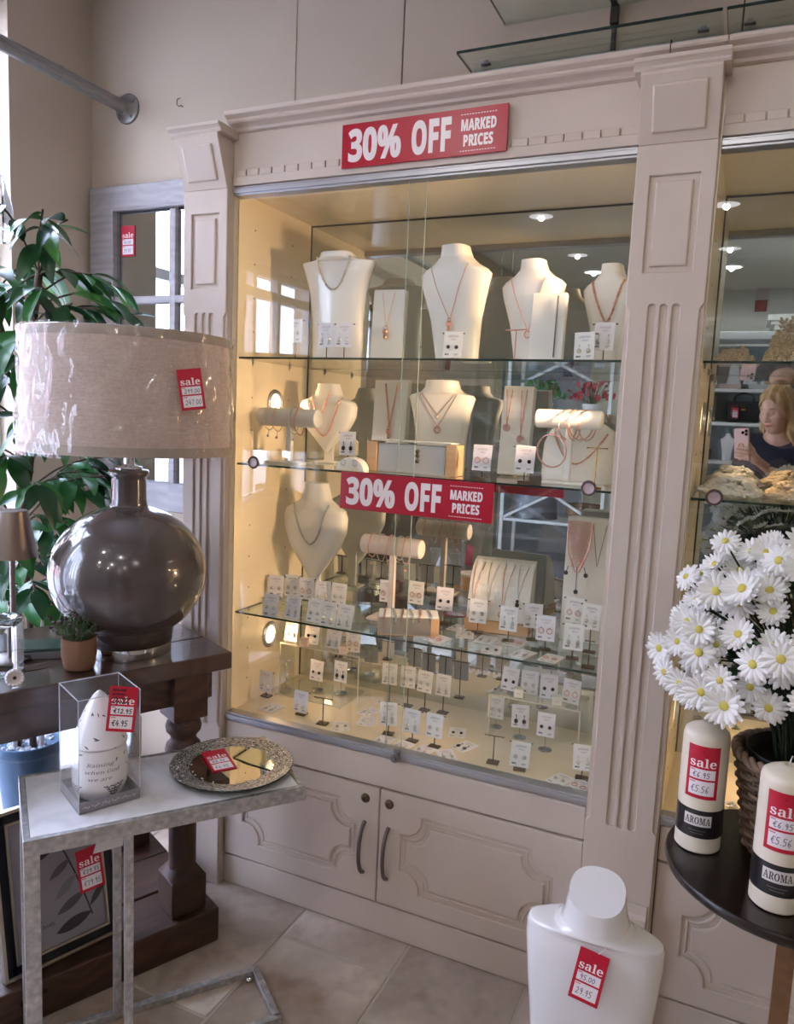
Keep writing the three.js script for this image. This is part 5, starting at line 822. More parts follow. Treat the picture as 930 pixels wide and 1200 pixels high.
const EAR = [ // name, geometry of one earring, material
  ['silver studs', merge(ball(0.0046, 0, 0, 0.004, 8), torus(0.005, 0.0009, 12, 4).translate(0, 0, 0.003)), silver],
  ['dark studs', noisy(ball(0.0052, 0, 0, 0.004, 9), (x, y, z) => [x, y, z * 0.7]), blackStone],
  ['silver drops', merge(ball(0.0022, 0, 0.009, 0.003, 6), bar([0, 0.009, 0.003], [0, -0.003, 0.003], 0.0007, 4), noisy(ball(0.0052, 0, 0, 0, 8), (x, y, z) => [x, y * 1.5 - 0.008, z * 0.6 + 0.003])), silver],
  ['rose gold hoops', merge(ball(0.002, 0, 0.007, 0.003, 6), torus(0.007, 0.0012, 16, 5).translate(0, -0.001, 0.003)), rose],
  ['pearl drops', merge(ball(0.002, 0, 0.008, 0.003, 6), bar([0, 0.008, 0.003], [0, -0.002, 0.003], 0.0006, 4), ball(0.0058, 0, -0.006, 0.005, 9)), pearl],
  ['dark drops', merge(ball(0.002, 0, 0.009, 0.003, 6), bar([0, 0.009, 0.003], [0, -0.003, 0.003], 0.0008, 4), noisy(ball(0.006, 0, 0, 0, 8), (x, y, z) => [x, y * 1.2 - 0.008, z * 0.6 + 0.003])), blackStone],
];
const cardGeo = rbox(CW, CH, 0.0012, 0, 0, 0, 0.0005), printGeo = clean(new THREE.PlaneGeometry(CW - 0.001, CH - 0.001).translate(0, 0, 0.0008));
const protoCards = {};
function earringCard(label, pos, yaw, pitch, roll, e, group) {
  const key = e + '_' + (Math.abs(Math.round(pos[0] * 1000)) % 3); let t;
  if (!protoCards[key]) {
    t = protoCards[key] = thing('earring_card', label, 'earring card', pos); part('card', cardGeo, cardEdge, t); part('print', printGeo, cardMats[+key.split('_')[1]], t);
    for (const s of [-1, 1]) { const m = part('earring', EAR[e][1], EAR[e][2], t); m.position.set(s * 0.0115, -0.006, 0); }
  } else t = copy(protoCards[key], label, pos);
  t.rotation.order = 'YXZ'; t.rotation.set(pitch, yaw, roll); if (group) t.userData.group = group; else delete t.userData.group; return t;
}
function cardStand(label, x, yb, z, top, chromeBase, yaw = 0.15) {
  const t = thing('card_stand', label, 'card stand', [x, yb, z], yaw), h = top - yb, m = chromeBase ? chrome : bronze;
  if (chromeBase) part('base', lathe([[0, 0.008], [0.006, 0.007], [0.012, 0.004], [0.019, 0.0025], [0.0195, 0.0003], [0, 0.0003]], 26), m, t); else part('base', rbox(0.032, 0.004, 0.025, 0, 0.0023, 0, 0.001), m, t);
  part('stem', bar([0, 0.003, 0], [0, h, 0], 0.0017, 6), m, t); part('crossbar', merge(bar([-0.029, h, 0], [0.029, h, 0], 0.0014, 6), ball(0.0022, -0.029, h, 0, 6), ball(0.0022, 0.029, h, 0, 6)), m, t);
}
const ORD = ['leftmost', 'second from left', 'third from left', 'fourth from left', 'fifth from left', 'sixth from left', 'seventh from left'];
// rows of upright cards: [x, y of the centre, z, earring kind]; shelf height; what the row is
const ROWS = [
  [S1, [[-1.216, 1.682, -0.12, 0]], 'before the left side wall, top shelf', 0],
  [S1, [[-1.1, 1.668, -0.1, 2], [-1.043, 1.668, -0.1, 2]], 'before the flared top shelf bust', 0],
  [S1, [[-0.718, 1.641, -0.1, 1]], 'below the tallest top shelf bust', 2],
  [S1, [[-0.376, 1.638, -0.1, 4], [-0.335, 1.664, -0.125, 2]], 'before the smallest top shelf bust', 2],
  [S2, [[-1.035, 1.366, -0.13, 5], [-0.962, 1.356, -0.185, 0]], 'by the arched ring holder, middle shelf', 2],
  [S2, [[-0.62, 1.351, -0.1, 3], [-0.503, 1.355, -0.09, 1]], 'at front right, middle shelf', 2],
  [S3 + 0.018, [[-1.305, 0.902, -0.19, 0], [-1.255, 0.907, -0.205, 0], [-1.2, 0.905, -0.2, 3], [-1.14, 0.902, -0.2, 4], [-1.084, 0.903, -0.2, 0]], 'below the large heart bust, lower shelf', 2],
  [S3, [[-0.945, 0.922, -0.25, 3], [-0.85, 0.93, -0.25, 3], [-0.755, 0.926, -0.24, 1]], 'behind the bracelet block, lower shelf', 0],
  [S3, [[-0.64, 0.914, -0.205, 0], [-0.541, 0.915, -0.17, 2], [-0.486, 0.92, -0.22, 0], [-0.434, 0.91, -0.15, 3], [-0.376, 0.952, -0.22, 3], [-0.325, 0.948, -0.19, 4], [-0.352, 0.909, -0.11, 2]], 'above loose cards, lower shelf right', 1],
  [S0, [[-1.322, 0.592, -0.17, 4]], 'at far left, cabinet floor', 0],
  [S0 + 0.0077, [[-1.202, 0.616, -0.285, 1], [-1.122, 0.622, -0.3, 5]], 'on the low acrylic plate, cabinet floor', 0, true],
  [S0, [[-1.148, 0.582, -0.1, 4]], 'before the low acrylic plate, cabinet floor', 2],
  [S0, [[-0.952, 0.642, -0.31, 2], [-0.895, 0.638, -0.325, 0], [-0.835, 0.636, -0.32, 0], [-0.778, 0.632, -0.33, 2]], 'middle back row, cabinet floor', 3],
  [S0, [[-0.856, 0.604, -0.1, 2], [-0.778, 0.602, -0.09, 2], [-0.709, 0.605, -0.085, 0]], 'front row by door joint, cabinet floor', 0],
  [S0, [[-0.601, 0.604, -0.31, 0], [-0.516, 0.607, -0.27, 5], [-0.431, 0.616, -0.225, 1]], 'chrome stand row, cabinet floor right', 0, true],
  [S0, [[-0.46, 0.585, -0.07, 0]], 'before the chrome stand row, cabinet floor', 2],
  [S0, [[-0.304, 0.6, -0.1, 4]], 'front right corner, cabinet floor', 2],
];
seed = 5;
for (const [yb, list, where, , chromeBase] of ROWS) list.forEach(([x, y, z, e], i) => {
  const yaw = rr(-0.1, 0.22), ord = list.length > 1 ? ', ' + (i === list.length - 1 ? 'rightmost' : ORD[i]) + ' ' : ' ';
  earringCard('white card of ' + EAR[e][0] + ord + where, [x, y, z], yaw, -0.07, rr(-0.05, 0.05), e);
  if (y - CH / 2 > yb + 0.004 || y + CH / 2 > yb) cardStand((chromeBase ? 'chrome' : 'bronze') + ' stand under ' + EAR[e][0] + ord + where, x - Math.sin(yaw) * 0.005, yb, z - 0.006, Math.max(yb + 0.03, y + CH / 2 - 0.004), chromeBase, yaw);
});
// cards leaning or standing directly on the risers and the shelf edge
for (const [list, where] of [
  [[[-1.288, 0.742, -0.262, 2], [-1.21, 0.743, -0.262, 1], [-1.13, 0.743, -0.262, 2], [-1.06, 0.743, -0.262, 3]], 'on the left acrylic riser, cabinet floor'],
  [[[-0.558, 0.705, -0.29, 1], [-0.5, 0.705, -0.29, 0], [-0.443, 0.705, -0.285, 1], [-0.378, 0.705, -0.28, 3]], 'on the right acrylic riser, cabinet floor'],
  [[[-1.236, 0.876, -0.06, 0], [-1.16, 0.881, -0.062, 2], [-1.09, 0.879, -0.068, 0], [-1.036, 0.88, -0.052, 4], [-0.985, 0.88, -0.056, 2]], 'along the front left lower shelf edge'],
]) list.forEach(([x, y, z, e], i) => earringCard('white card of ' + EAR[e][0] + ', ' + (i === list.length - 1 ? 'rightmost' : ORD[i]) + ' ' + where, [x, y, z], rr(-0.08, 0.12), -0.18, rr(-0.06, 0.06), e));
// cards lying flat
[[-0.714, S3, -0.088, 3, 'by the bracelet block, lower shelf'], [-0.702, S3, -0.225, 0, 'before the curved board, lower shelf'], [-0.664, S3, -0.17, 0, 'overlapping another, lower shelf'], [-0.598, S3, -0.158, 2, 'mid group, lower shelf'], [-0.555, S3, -0.074, 1, 'at the front edge, lower shelf'], [-0.515, S3, -0.172, 3, 'right of the curved board, lower shelf'], [-0.474, S3, -0.085, 2, 'second at the front edge, lower shelf'], [-0.4, S3, -0.085, 3, 'nearest the right board, lower shelf'],
  [-1.25, S0, -0.1, 2, 'far left, cabinet floor'], [-1.0, S0, -0.085, 0, 'by the left T stand, cabinet floor'], [-0.975, S0, -0.225, 2, 'upper, left of door joint, cabinet floor'], [-0.95, S0, -0.155, 0, 'lower, left of door joint, cabinet floor'], [-0.848, S0, -0.055, 0, 'at the door joint, cabinet floor'], [-0.788, S0, -0.05, 2, 'just right of the door joint'], [-0.725, S0, -0.052, 0, 'second right of the door joint'], [-0.66, S0, -0.06, 2, 'third right of the door joint'], [-0.685, S0, -0.215, 1, 'upper, right of front row, cabinet floor'], [-0.634, S0, -0.135, 5, 'lower, right of front row, cabinet floor'], [-0.352, S0, -0.07, 0, 'left of two, front right cabinet corner'], [-0.3, S0, -0.06, 3, 'right of two, front right cabinet corner']
].forEach(([x, y, z, e, where], i) => earringCard('flat card of ' + EAR[e][0] + ' lying ' + where, [x, y + 0.0012 + (i % 3) * 0.0004, z], rr(-0.5, 0.7), -PI / 2 + 0.012, 0, e));
// ================================================================ THE SHOP BEHIND THE CAMERA (seen in the mirrors)
{
  const wp = M({ color: 0xe6e6e4, roughness: 0.5 }), blackLeather = M({ color: 0x1a191c, roughness: 0.45 }), greyFelt = M({ color: 0x5d5752, roughness: 0.8 });
  const u = thing('wall_shelves', 'white shelf unit with handbags seen in the right cabinet mirror', 'shelf unit', [-0.16, 0, 4.0]);
  for (const s of [-1, 1]) part('side', rbox(0.03, 2.15, 0.32, s * 0.42, 1.0755, 0, 0.004), wp, u);
  part('back', bb(-0.405, 0.405, 0.02, 2.13, 0.14, 0.155), M({ color: 0x8e9696, roughness: 0.6 }), u); part('cornice', rbox(0.92, 0.06, 0.36, 0, 2.18, 0, 0.01), wp, u);
  for (const y of [0.15, 0.55, 0.9, 1.22, 1.52, 1.78]) part('shelf', rbox(0.81, 0.025, 0.3, 0, y - 0.013, -0.005, 0.003), wp, u);
  const bag = (label, pos, w, h, m, handle) => { const b = thing('handbag', label, 'handbag', pos); part('body', rbox(w, h, 0.09, 0, h / 2 + 0.0005, 0, 0.02), m, b); if (handle) for (const z of [-0.03, 0.03]) part('handle', tube([[-w * 0.3, h - 0.01, z], [-w * 0.25, h + 0.035, z], [0, h + 0.055, z], [w * 0.25, h + 0.035, z], [w * 0.3, h - 0.01, z]], 0.008, 24, 8), m, b); part('flap', rbox(w * 0.96, h * 0.4, 0.006, 0, h * 0.72, -0.047, 0.003), m, b); part('clasp', rbox(0.03, 0.014, 0.006, 0, h * 0.6, -0.052, 0.002), gold, b); return b; };
  bag('flat grey clutch bag on the white shelf seen in the right mirror', [-0.35, 1.5205, 3.93], 0.25, 0.2, greyFelt, false);
  bag('black handbag with two arched handles on the white shelf in the right mirror', [-0.03, 1.5205, 3.93], 0.24, 0.17, blackLeather, true);
  bag('black pouch lying on a lower white shelf in the right mirror', [-0.36, 1.2205, 3.93], 0.26, 0.09, blackLeather, false);
  saleTag('pink-red sale tag hanging on the black handbag in the mirror', '35.00', '19.95', [-0.085, 1.595, 3.872], [PI, 0, 0], 0.045);
  for (let i = 0; i < 3; i++) bustOf(['left', 'middle', 'right'][i] + ' small white necklace stand below the handbags in the right mirror', [-0.12 + i * 0.12, 1.2205, 3.93], scaleL(LB, 0.5, 0.7), gloss, 0, PI);
  const bx = (l, pos, w, h, c) => { const b = thing('gift_carton', l, 'box', pos); part('carton', rbox(w, h, 0.16, 0, h / 2 + 0.0005, 0, 0.004), M({ color: c, roughness: 0.6 }), b); part('lid', rbox(w + 0.008, h * 0.3, 0.168, 0, h * 0.86, 0, 0.004), M({ color: c, roughness: 0.5 }), b); };
  bx('dark carton at the left on the upper white shelf in the mirror', [-0.42, 1.7805, 3.95], 0.2, 0.17, 0x3c4046); bx('blush pink carton in the middle of the upper white shelf in the mirror', [-0.14, 1.7805, 3.95], 0.16, 0.2, 0xb99a92); bx('pale carton at the right on the upper white shelf in the mirror', [0.08, 1.7805, 3.95], 0.18, 0.16, 0xa9abac);
  bx('grey carton on the shelf below the pouch in the mirror', [-0.34, 0.9005, 3.95], 0.22, 0.18, 0x6b7672); bx('white carton on the shelf below the small stands in the mirror', [0.02, 0.9005, 3.95], 0.26, 0.2, 0xcfd4d2);
  // tall white dresser
  const d = thing('tall_dresser', 'tall white dresser with moulded cornice seen in the right mirror', 'cabinet', [0.78, 0, 4.7]);
  part('carcass', bb(-0.6, 0.6, 0.02, 2.3, -0.18, 0.2, 0.004), wp, d);
  part('cornice', merge(rbox(1.28, 0.04, 0.42, 0, 2.32, 0, 0.006), rbox(1.34, 0.03, 0.46, 0, 2.355, 0, 0.006), rbox(1.4, 0.05, 0.5, 0, 2.395, 0, 0.008)), wp, d);
  for (const s of [-1, 1]) { const o = part('door', rbox(0.56, 1.3, 0.02, s * 0.29, 1.6, -0.19, 0.004), wp, d); part('pane', rbox(0.42, 1.14, 0.006, s * 0.29, 1.6, -0.202, 0.002), M({ color: 0x5b666c, roughness: 0.1 }), o); part('knob', ball(0.014, s * 0.05, 1.4, -0.213, 12), steel, o); }
  const al = thing('fire_alarm', 'small red fire alarm sounder high on the far wall in the right mirror', 'fire alarm', [0.03, 2.79, Z1]); part('body', place(lathe([[0, 0.06], [0.03, 0.058], [0.045, 0.045], [0.05, 0.02], [0.055, 0]], 28), [0, 0, 0], [-PI / 2, 0, 0]), M({ color: 0xa81c1c, roughness: 0.4 }), al); part('base', rbox(0.12, 0.12, 0.012, 0, 0, -0.006, 0.004), M({ color: 0x7d1414, roughness: 0.5 }), al);
  // white rack with crossed braces
  const k = thing('braced_rack', 'white metal rack with crossed braces seen in the main mirror', 'shelf unit', [-1.22, 0, 2.95]);
  const px = 0.36, pz = 0.18; for (const x of [-px, px]) for (const z of [-pz, pz]) part('post', rbox(0.025, 1.75, 0.025, x, 0.8752, z, 0.003), wp, k);
  for (const y of [0.25, 0.75, 1.15, 1.5]) part('shelf', rbox(2 * px, 0.02, 2 * pz, 0, y - 0.01, 0, 0.002), wp, k);
  for (const [y0, y1] of [[0.75, 1.15], [1.15, 1.5]]) for (const s of [-1, 1]) part('brace', sqbar([-px * s, y0, -pz], [px * s, y1, -pz], 0.018), wp, k);
  const wrap = (l, pos, r, c) => { const s = thing('wrapped_lampshade', l, 'lampshade', pos); part('shade', merge(clean(new THREE.CylinderGeometry(r * 0.92, r, r * 1.1, 40, 1, true).translate(0, r * 0.56, 0))), M({ color: c, roughness: 0.85 }), s); part('ring', merge(torus(r * 0.92, 0.003, 40).rotateX(PI / 2).translate(0, r * 1.11, 0), torus(r, 0.003, 40).rotateX(PI / 2).translate(0, 0.008, 0)), steel, s); part('film_wrap', surf((a, v) => { const w = vnoise(a * 30, v * 5, 30, 3) * 0.012; return [(r * (1 - 0.08 * v) + 0.003 + w) * Math.cos(a * 6.2832), 0.006 + v * r * 1.12, (r * (1 - 0.08 * v) + 0.003 + w) * Math.sin(a * 6.2832)]; }, 90, 10), film, s); };
  wrap('grey drum lampshade in clear wrap on the rack, right one in the mirror', [-1.38, 0.7505, 2.95], 0.17, 0x77787f); wrap('lilac-grey drum lampshade in clear wrap low on the rack in the mirror', [-1.2, 0.2505, 2.95], 0.2, 0x6c6a75);
  const hat = thing('straw_basket', 'round brown straw basket on the rack seen in the main mirror', 'basket', [-1.02, 0.7505, 2.95]); part('body', lathe([[0, 0.002], [0.09, 0.002], [0.12, 0.05], [0.13, 0.12], [0.125, 0.122], [0.11, 0.05], [0, 0.012]], 36), M({ color: 0x8a6448, roughness: 0.8 }), hat); part('rim', torus(0.128, 0.007, 36).rotateX(PI / 2).translate(0, 0.122, 0), M({ color: 0x6d4c35, roughness: 0.8 }), hat);
  const vase = (l, pos, c, h) => { const v = thing('glass_vase', l, 'vase', pos); part('body', lathe([[0, 0.001], [0.035, 0.001], [0.05, h * 0.35], [0.03, h * 0.75], [0.038, h], [0.034, h], [0.026, h * 0.75], [0.045, h * 0.35], [0, 0.01]], 28), MP({ color: c, roughness: 0.1, clearcoat: 1 }), v); part('rim', torus(0.036, 0.003, 28).rotateX(PI / 2).translate(0, h, 0), MP({ color: c, roughness: 0.1 }), v); };
  vase('pale blue vase on the white rack, left of three in the mirror', [-1.46, 1.1505, 2.95], 0x9fc0d6, 0.2); vase('dark blue vase on the white rack, middle of three in the mirror', [-1.2, 1.1505, 2.95], 0x35506c, 0.24); vase('clear grey vase on the white rack, right of three in the mirror', [-0.98, 1.1505, 2.95], 0xb7c3ca, 0.18);
  const pl = (l, pos, c, fl) => { const t = thing('potted_plant', l, 'plant', pos); part('pot', lathe([[0, 0.001], [0.05, 0.001], [0.065, 0.1], [0.06, 0.1], [0, 0.09]], 28), white, t); seed = 3 + (fl ? 50 : 0); const lv = [], st = []; for (let i = 0; i < 60; i++) { const a = rr(0, 6.28), e = rr(0.1, 1.4), r = rr(0.08, 0.17), q = [r * Math.cos(a) * Math.cos(e), 0.12 + r * Math.sin(e) * 1.3, r * Math.sin(a) * Math.cos(e)]; st.push(bar([0, 0.09, 0], q, 0.0015, 4)); lv.push(place(clean(new THREE.SphereGeometry(0.03, 7, 5).scale(0.5, 0.12, 1)), q, [rr(0, 6), rr(-0.6, 0.6), 0])); } part(fl ? 'blossoms' : 'foliage', merge(lv), M({ color: c, roughness: 0.6 }), t).userData.kind = 'stuff'; part('stems', merge(st), M({ color: 0x3f5a33, roughness: 0.8 }), t).userData.kind = 'stuff'; };
  pl('small green plant in a white pot on the rack, seen in the main mirror', [-1.36, 1.5005, 2.95], 0x4d7a45, false); pl('red blossoms in a white pot on the rack, seen in the main mirror', [-1.02, 1.5005, 2.95], 0xb02838, true);
  const ds = thing('display_screen', 'tall pale grey display panel standing behind the rack in the mirror', 'panel', [-1.7, 0, 4.3], 0.3); part('panel', rbox(0.9, 2.1, 0.04, 0, 1.1, 0, 0.006), M({ color: 0x8f9aa6, roughness: 0.5 }), ds); part('foot', rbox(0.95, 0.05, 0.35, 0, 0.0255, 0, 0.006), steel, ds);
}
// ================================================================ THE WOMAN WITH THE PHONE
{
  const vlen = (x, y, z) => Math.sqrt(x * x + y * y + z * z);
  const cap = (p, a, b, r0, r1) => { const bx = b[0] - a[0], by = b[1] - a[1], bz = b[2] - a[2], px = p[0] - a[0], py = p[1] - a[1], pz = p[2] - a[2]; const t = Math.max(0, Math.min(1, (px * bx + py * by + pz * bz) / (bx * bx + by * by + bz * bz))); return vlen(px - bx * t, py - by * t, pz - bz * t) - (r0 + (r1 - r0) * t); };
  const ell = (p, c, r) => { const x = (p[0] - c[0]) / r[0], y = (p[1] - c[1]) / r[1], z = (p[2] - c[2]) / r[2], k = vlen(x, y, z); return (k - 1) * Math.min(r[0], r[1], r[2]); };
  const smin = (a, b, k) => { const h = Math.max(k - Math.abs(a - b), 0) / k; return Math.min(a, b) - h * h * k * 0.25; };
  function sdfMesh(f, c, half, n) { // marching cubes over the cube of half size around c
    const mc = new MarchingCubes(n, new THREE.MeshStandardMaterial(), false, false, 400000); mc.isolation = 0;
    const P = [0, 0, 0]; for (let k = 0; k < n; k++) for (let j = 0; j < n; j++) for (let i = 0; i < n; i++) { P[0] = c[0] + (i - n / 2) / (n / 2) * half; P[1] = c[1] + (j - n / 2) / (n / 2) * half; P[2] = c[2] + (k - n / 2) / (n / 2) * half; mc.field[i + j * n + k * n * n] = -f(P); }
    mc.update(); const m = mc.count, g = new THREE.BufferGeometry(), pos = mc.positionArray.slice(0, m * 3), nor = mc.normalArray.slice(0, m * 3);
    for (let i = 0; i < m * 3; i++) pos[i] = pos[i] * half + c[i % 3];
    g.setAttribute('position', new THREE.BufferAttribute(pos, 3)); g.setAttribute('normal', new THREE.BufferAttribute(nor, 3)); g.setAttribute('uv', new THREE.BufferAttribute(new Float32Array(m * 2), 2)); return g;
  }
  const B = [0.2, 0, 2.2], t = thing('person', 'blonde woman in a dark navy top holding up a pink phone, seen mirrored', 'person', B);
  const J = { pel: [0, 0.95, 0], belly: [0, 1.1, -0.01], chest: [-0.01, 1.26, -0.02], neck: [-0.025, 1.42, -0.03], head: [-0.05, 1.58, -0.075], sr: [0.155, 1.375, -0.03], er: [0.2, 1.12, -0.12], wr: [-0.055, 1.245, -0.265], sl: [-0.175, 1.375, 0.0], el: [-0.23, 1.1, 0.03], wl: [-0.22, 0.86, -0.03], hr: [0.085, 0.9, 0], kr: [0.095, 0.5, -0.02], ar: [0.095, 0.09, 0.02], tr: [0.1, 0.035, -0.12], hl: [-0.085, 0.9, 0], kl: [-0.1, 0.5, -0.01], al: [-0.105, 0.09, 0.02], tl: [-0.12, 0.035, -0.12] };
  const bodyF = (p, o = 0) => { let d = ell(p, [0, 0.95, 0], [0.175, 0.14, 0.125]); d = smin(d, ell(p, [-0.005, 1.12, -0.01], [0.15, 0.16, 0.105]), 0.08); d = smin(d, ell(p, [-0.01, 1.27, -0.02], [0.165, 0.14, 0.115]), 0.07); for (const s of [-0.07, 0.06]) d = smin(d, ell(p, [s - 0.01, 1.245, -0.1], [0.065, 0.065, 0.06]), 0.05); d = smin(d, cap(p, J.sl, J.sr, 0.055, 0.055), 0.07); return d - o; };
  const arms = (p) => { let d = cap(p, J.sr, J.er, 0.052, 0.04); d = smin(d, cap(p, J.er, J.wr, 0.042, 0.026), 0.03); d = Math.min(d, smin(cap(p, J.sl, J.el, 0.052, 0.04), cap(p, J.el, J.wl, 0.041, 0.026), 0.03)); return d; };
  const legs = (p) => { let d = 9; for (const s of ['r', 'l']) { let q = cap(p, J['h' + s], J['k' + s], 0.09, 0.058); q = smin(q, cap(p, J['k' + s], J['a' + s], 0.058, 0.036), 0.03); d = Math.min(d, q); } return d; };
  const feet = (p) => { let d = 9; for (const s of ['r', 'l']) d = Math.min(d, smin(cap(p, [J['a' + s][0], 0.05, J['a' + s][2] + 0.02], J['t' + s], 0.042, 0.032), cap(p, J['a' + s], [J['a' + s][0], 0.05, J['a' + s][2]], 0.036, 0.04), 0.03)); return Math.max(d, 0.004 - p[1]); };
  const skin = MP({ color: 0xd9a78e, roughness: 0.55, sheen: 0.2 }), navy = M({ color: 0x14162a, roughness: 0.85 }), jeans = M({ color: 0x20222a, roughness: 0.9 });
  const neckF = (p) => cap(p, [-0.02, 1.38, -0.02], [-0.045, 1.52, -0.055], 0.06, 0.052);
  const bodyAll = (p) => { let d = smin(bodyF(p), arms(p), 0.05); d = smin(d, neckF(p), 0.05); d = smin(d, legs(p), 0.06); return smin(d, feet(p), 0.02); };
  // head in its own frame: turned towards the phone
  const hm = new THREE.Matrix4().makeRotationFromEuler(new THREE.Euler(-0.3, 0.66, 0.03, 'YXZ')).setPosition(...J.head), hi = hm.clone().invert(), hv = V(0, 0, 0);
  const headL = (q) => { // local: face towards -z, eyes at y = 0
    let d = ell(q, [0, 0.035, 0.012], [0.074, 0.088, 0.092]); d = smin(d, ell(q, [0, -0.035, -0.028], [0.058, 0.075, 0.062]), 0.045); d = smin(d, ell(q, [0, -0.092, -0.062], [0.026, 0.02, 0.022]), 0.035);
    for (const s of [-1, 1]) { d = smin(d, ell(q, [s * 0.038, -0.025, -0.064], [0.022, 0.018, 0.016]), 0.03); d = -smin(-d, ell(q, [s * 0.032, 0.002, -0.094], [0.02, 0.012, 0.014]), 0.016); d = smin(d, ell(q, [s * 0.031, 0.001, -0.074], [0.0135, 0.0115, 0.0125]), 0.004); d = smin(d, cap(q, [s * 0.016, 0.02, -0.085], [s * 0.045, 0.022, -0.07], 0.008, 0.006), 0.012); d = smin(d, ell(q, [s * 0.076, -0.012, 0.014], [0.01, 0.03, 0.018]), 0.008); }
    d = smin(d, cap(q, [0, 0.008, -0.086], [0, -0.034, -0.104], 0.008, 0.0105), 0.014); for (const s of [-1, 1]) d = smin(d, ell(q, [s * 0.011, -0.038, -0.094], [0.009, 0.008, 0.01]), 0.008);
    d = smin(d, ell(q, [0, -0.061, -0.086], [0.023, 0.0065, 0.01]), 0.006); d = smin(d, ell(q, [0, -0.0725, -0.084], [0.02, 0.0075, 0.01]), 0.005); return d;
  };
  const headF = (p) => { hv.set(p[0], p[1], p[2]).applyMatrix4(hi); return headL([hv.x, hv.y, hv.z]); };
  // right hand round the phone: palm beside its right edge, fingers across the back, thumb on the screen side
  const ph = { c: [-0.212, 1.388, -0.358], yaw: 0.4217 };       // phone centre in the person's frame
  const pm = new THREE.Matrix4().makeRotationFromEuler(new THREE.Euler(-0.1229, ph.yaw, 0.0434, 'YXZ')).setPosition(...ph.c);
  const P = (x, y, z) => V(x, y, z).applyMatrix4(pm).toArray();   // phone frame: x to its right, back of the case towards -z
  const palm0 = P(0.062, -0.085, 0.02), palm1 = P(0.047, -0.045, 0.012), wr = J.wr;
  const fingers = [0, 1, 2, 3].map((i) => { const y = -0.03 - i * 0.019, L = [0.9, 1, 0.94, 0.76][i]; return [P(0.048, y, 0.004), P(0.042, y + 0.004, -0.014), P(0.042 - 0.038 * L, y + 0.007, -0.0165), P(0.042 - 0.066 * L, y + 0.004, -0.0155)]; });
  const thumb = [P(0.056, -0.07, 0.02), P(0.048, -0.035, 0.026), P(0.03, -0.005, 0.0205), P(0.018, 0.014, 0.0175)];
  const handF = (p) => { let d = cap(p, wr, palm0, 0.026, 0.022); d = smin(d, cap(p, palm0, palm1, 0.02, 0.015), 0.02); d = smin(d, cap(p, P(0.06, -0.09, 0.012), P(0.05, -0.034, 0.006), 0.015, 0.011), 0.015); fingers.forEach((f, i) => { const r = [0.0085, 0.0088, 0.0084, 0.0074][i]; let q = cap(p, f[0], f[1], r + 0.001, r); q = smin(q, cap(p, f[1], f[2], r, r - 0.0008), 0.003); q = smin(q, cap(p, f[2], f[3], r - 0.0008, r - 0.0018), 0.003); d = smin(d, q, 0.0035); }); let q = cap(p, thumb[0], thumb[1], 0.0125, 0.0105); q = smin(q, cap(p, thumb[1], thumb[2], 0.0105, 0.009), 0.004); q = smin(q, cap(p, thumb[2], thumb[3], 0.009, 0.0075), 0.004); return smin(d, q, 0.005); };
  const wl = J.wl, lh = (x, y, z) => [wl[0] + x, wl[1] + y, wl[2] + z];
  const hand2 = (p) => { let d = cap(p, wl, lh(0.0, -0.07, -0.012), 0.024, 0.026); for (let i = 0; i < 4; i++) { const z = -0.03 + i * 0.019, L = [0.85, 1, 0.95, 0.75][i]; let q = cap(p, lh(0, -0.08, z), lh(0.004, -0.08 - 0.04 * L, z - 0.004), 0.0088, 0.008); q = smin(q, cap(p, lh(0.004, -0.08 - 0.04 * L, z - 0.004), lh(0.018, -0.08 - 0.078 * L, z - 0.008), 0.008, 0.0066), 0.004); d = smin(d, q, 0.006); } let q = cap(p, lh(0.004, -0.03, -0.028), lh(0.014, -0.075, -0.05), 0.011, 0.009); q = smin(q, cap(p, lh(0.014, -0.075, -0.05), lh(0.02, -0.1, -0.052), 0.009, 0.007), 0.004); return smin(d, q, 0.008); };
  const body = merge(sdfMesh((p) => Math.min(bodyAll(p), 1), [0, 0.78, -0.05], 0.84, 118), sdfMesh((p) => smin(headF(p), neckF(p), 0.02), [J.head[0], J.head[1] - 0.02, J.head[2]], 0.165, 96), sdfMesh((p) => handF(p), [-0.175, 1.325, -0.335], 0.115, 84), sdfMesh((p) => hand2(p), [wl[0] + 0.005, wl[1] - 0.08, wl[2] - 0.015], 0.1, 60));
  part('body', body, skin, t);
  const toEye = (s) => V(s * 0.031, 0.0005, -0.0805).applyMatrix4(hm).toArray();
  const head = t.children[0], hm2 = new THREE.Matrix4().extractRotation(hm);
  part('eyes', merge([-1, 1].map((s) => noisy(ball(0.0085, 0, 0, 0, 12), (x, y, z) => { const q = V(x * 1.25, y * 0.62, z * 0.7).applyMatrix4(hm2); return [q.x + toEye(s)[0], q.y + toEye(s)[1], q.z + toEye(s)[2]]; }))), M({ color: 0x3a4650, roughness: 0.15 }), head);
  part('eyebrows', merge([-1, 1].map((s) => tube([[s * 0.016, 0.022, -0.0925], [s * 0.032, 0.028, -0.088], [s * 0.048, 0.022, -0.077]].map((q) => V(...q).applyMatrix4(hm)), 0.0022, 10, 5))), M({ color: 0x8a6c50, roughness: 0.9 }), head);
  part('lips', merge([[-0.0625, 0.0235, 0.0042, -0.0935], [-0.0715, 0.019, 0.005, -0.091]].map(([y, w, h, z]) => place(clean(new THREE.SphereGeometry(1, 14, 8).scale(w, h, 0.0045)), [0, y, z]).applyMatrix4(hm))), M({ color: 0xb3655e, roughness: 0.45 }), head);
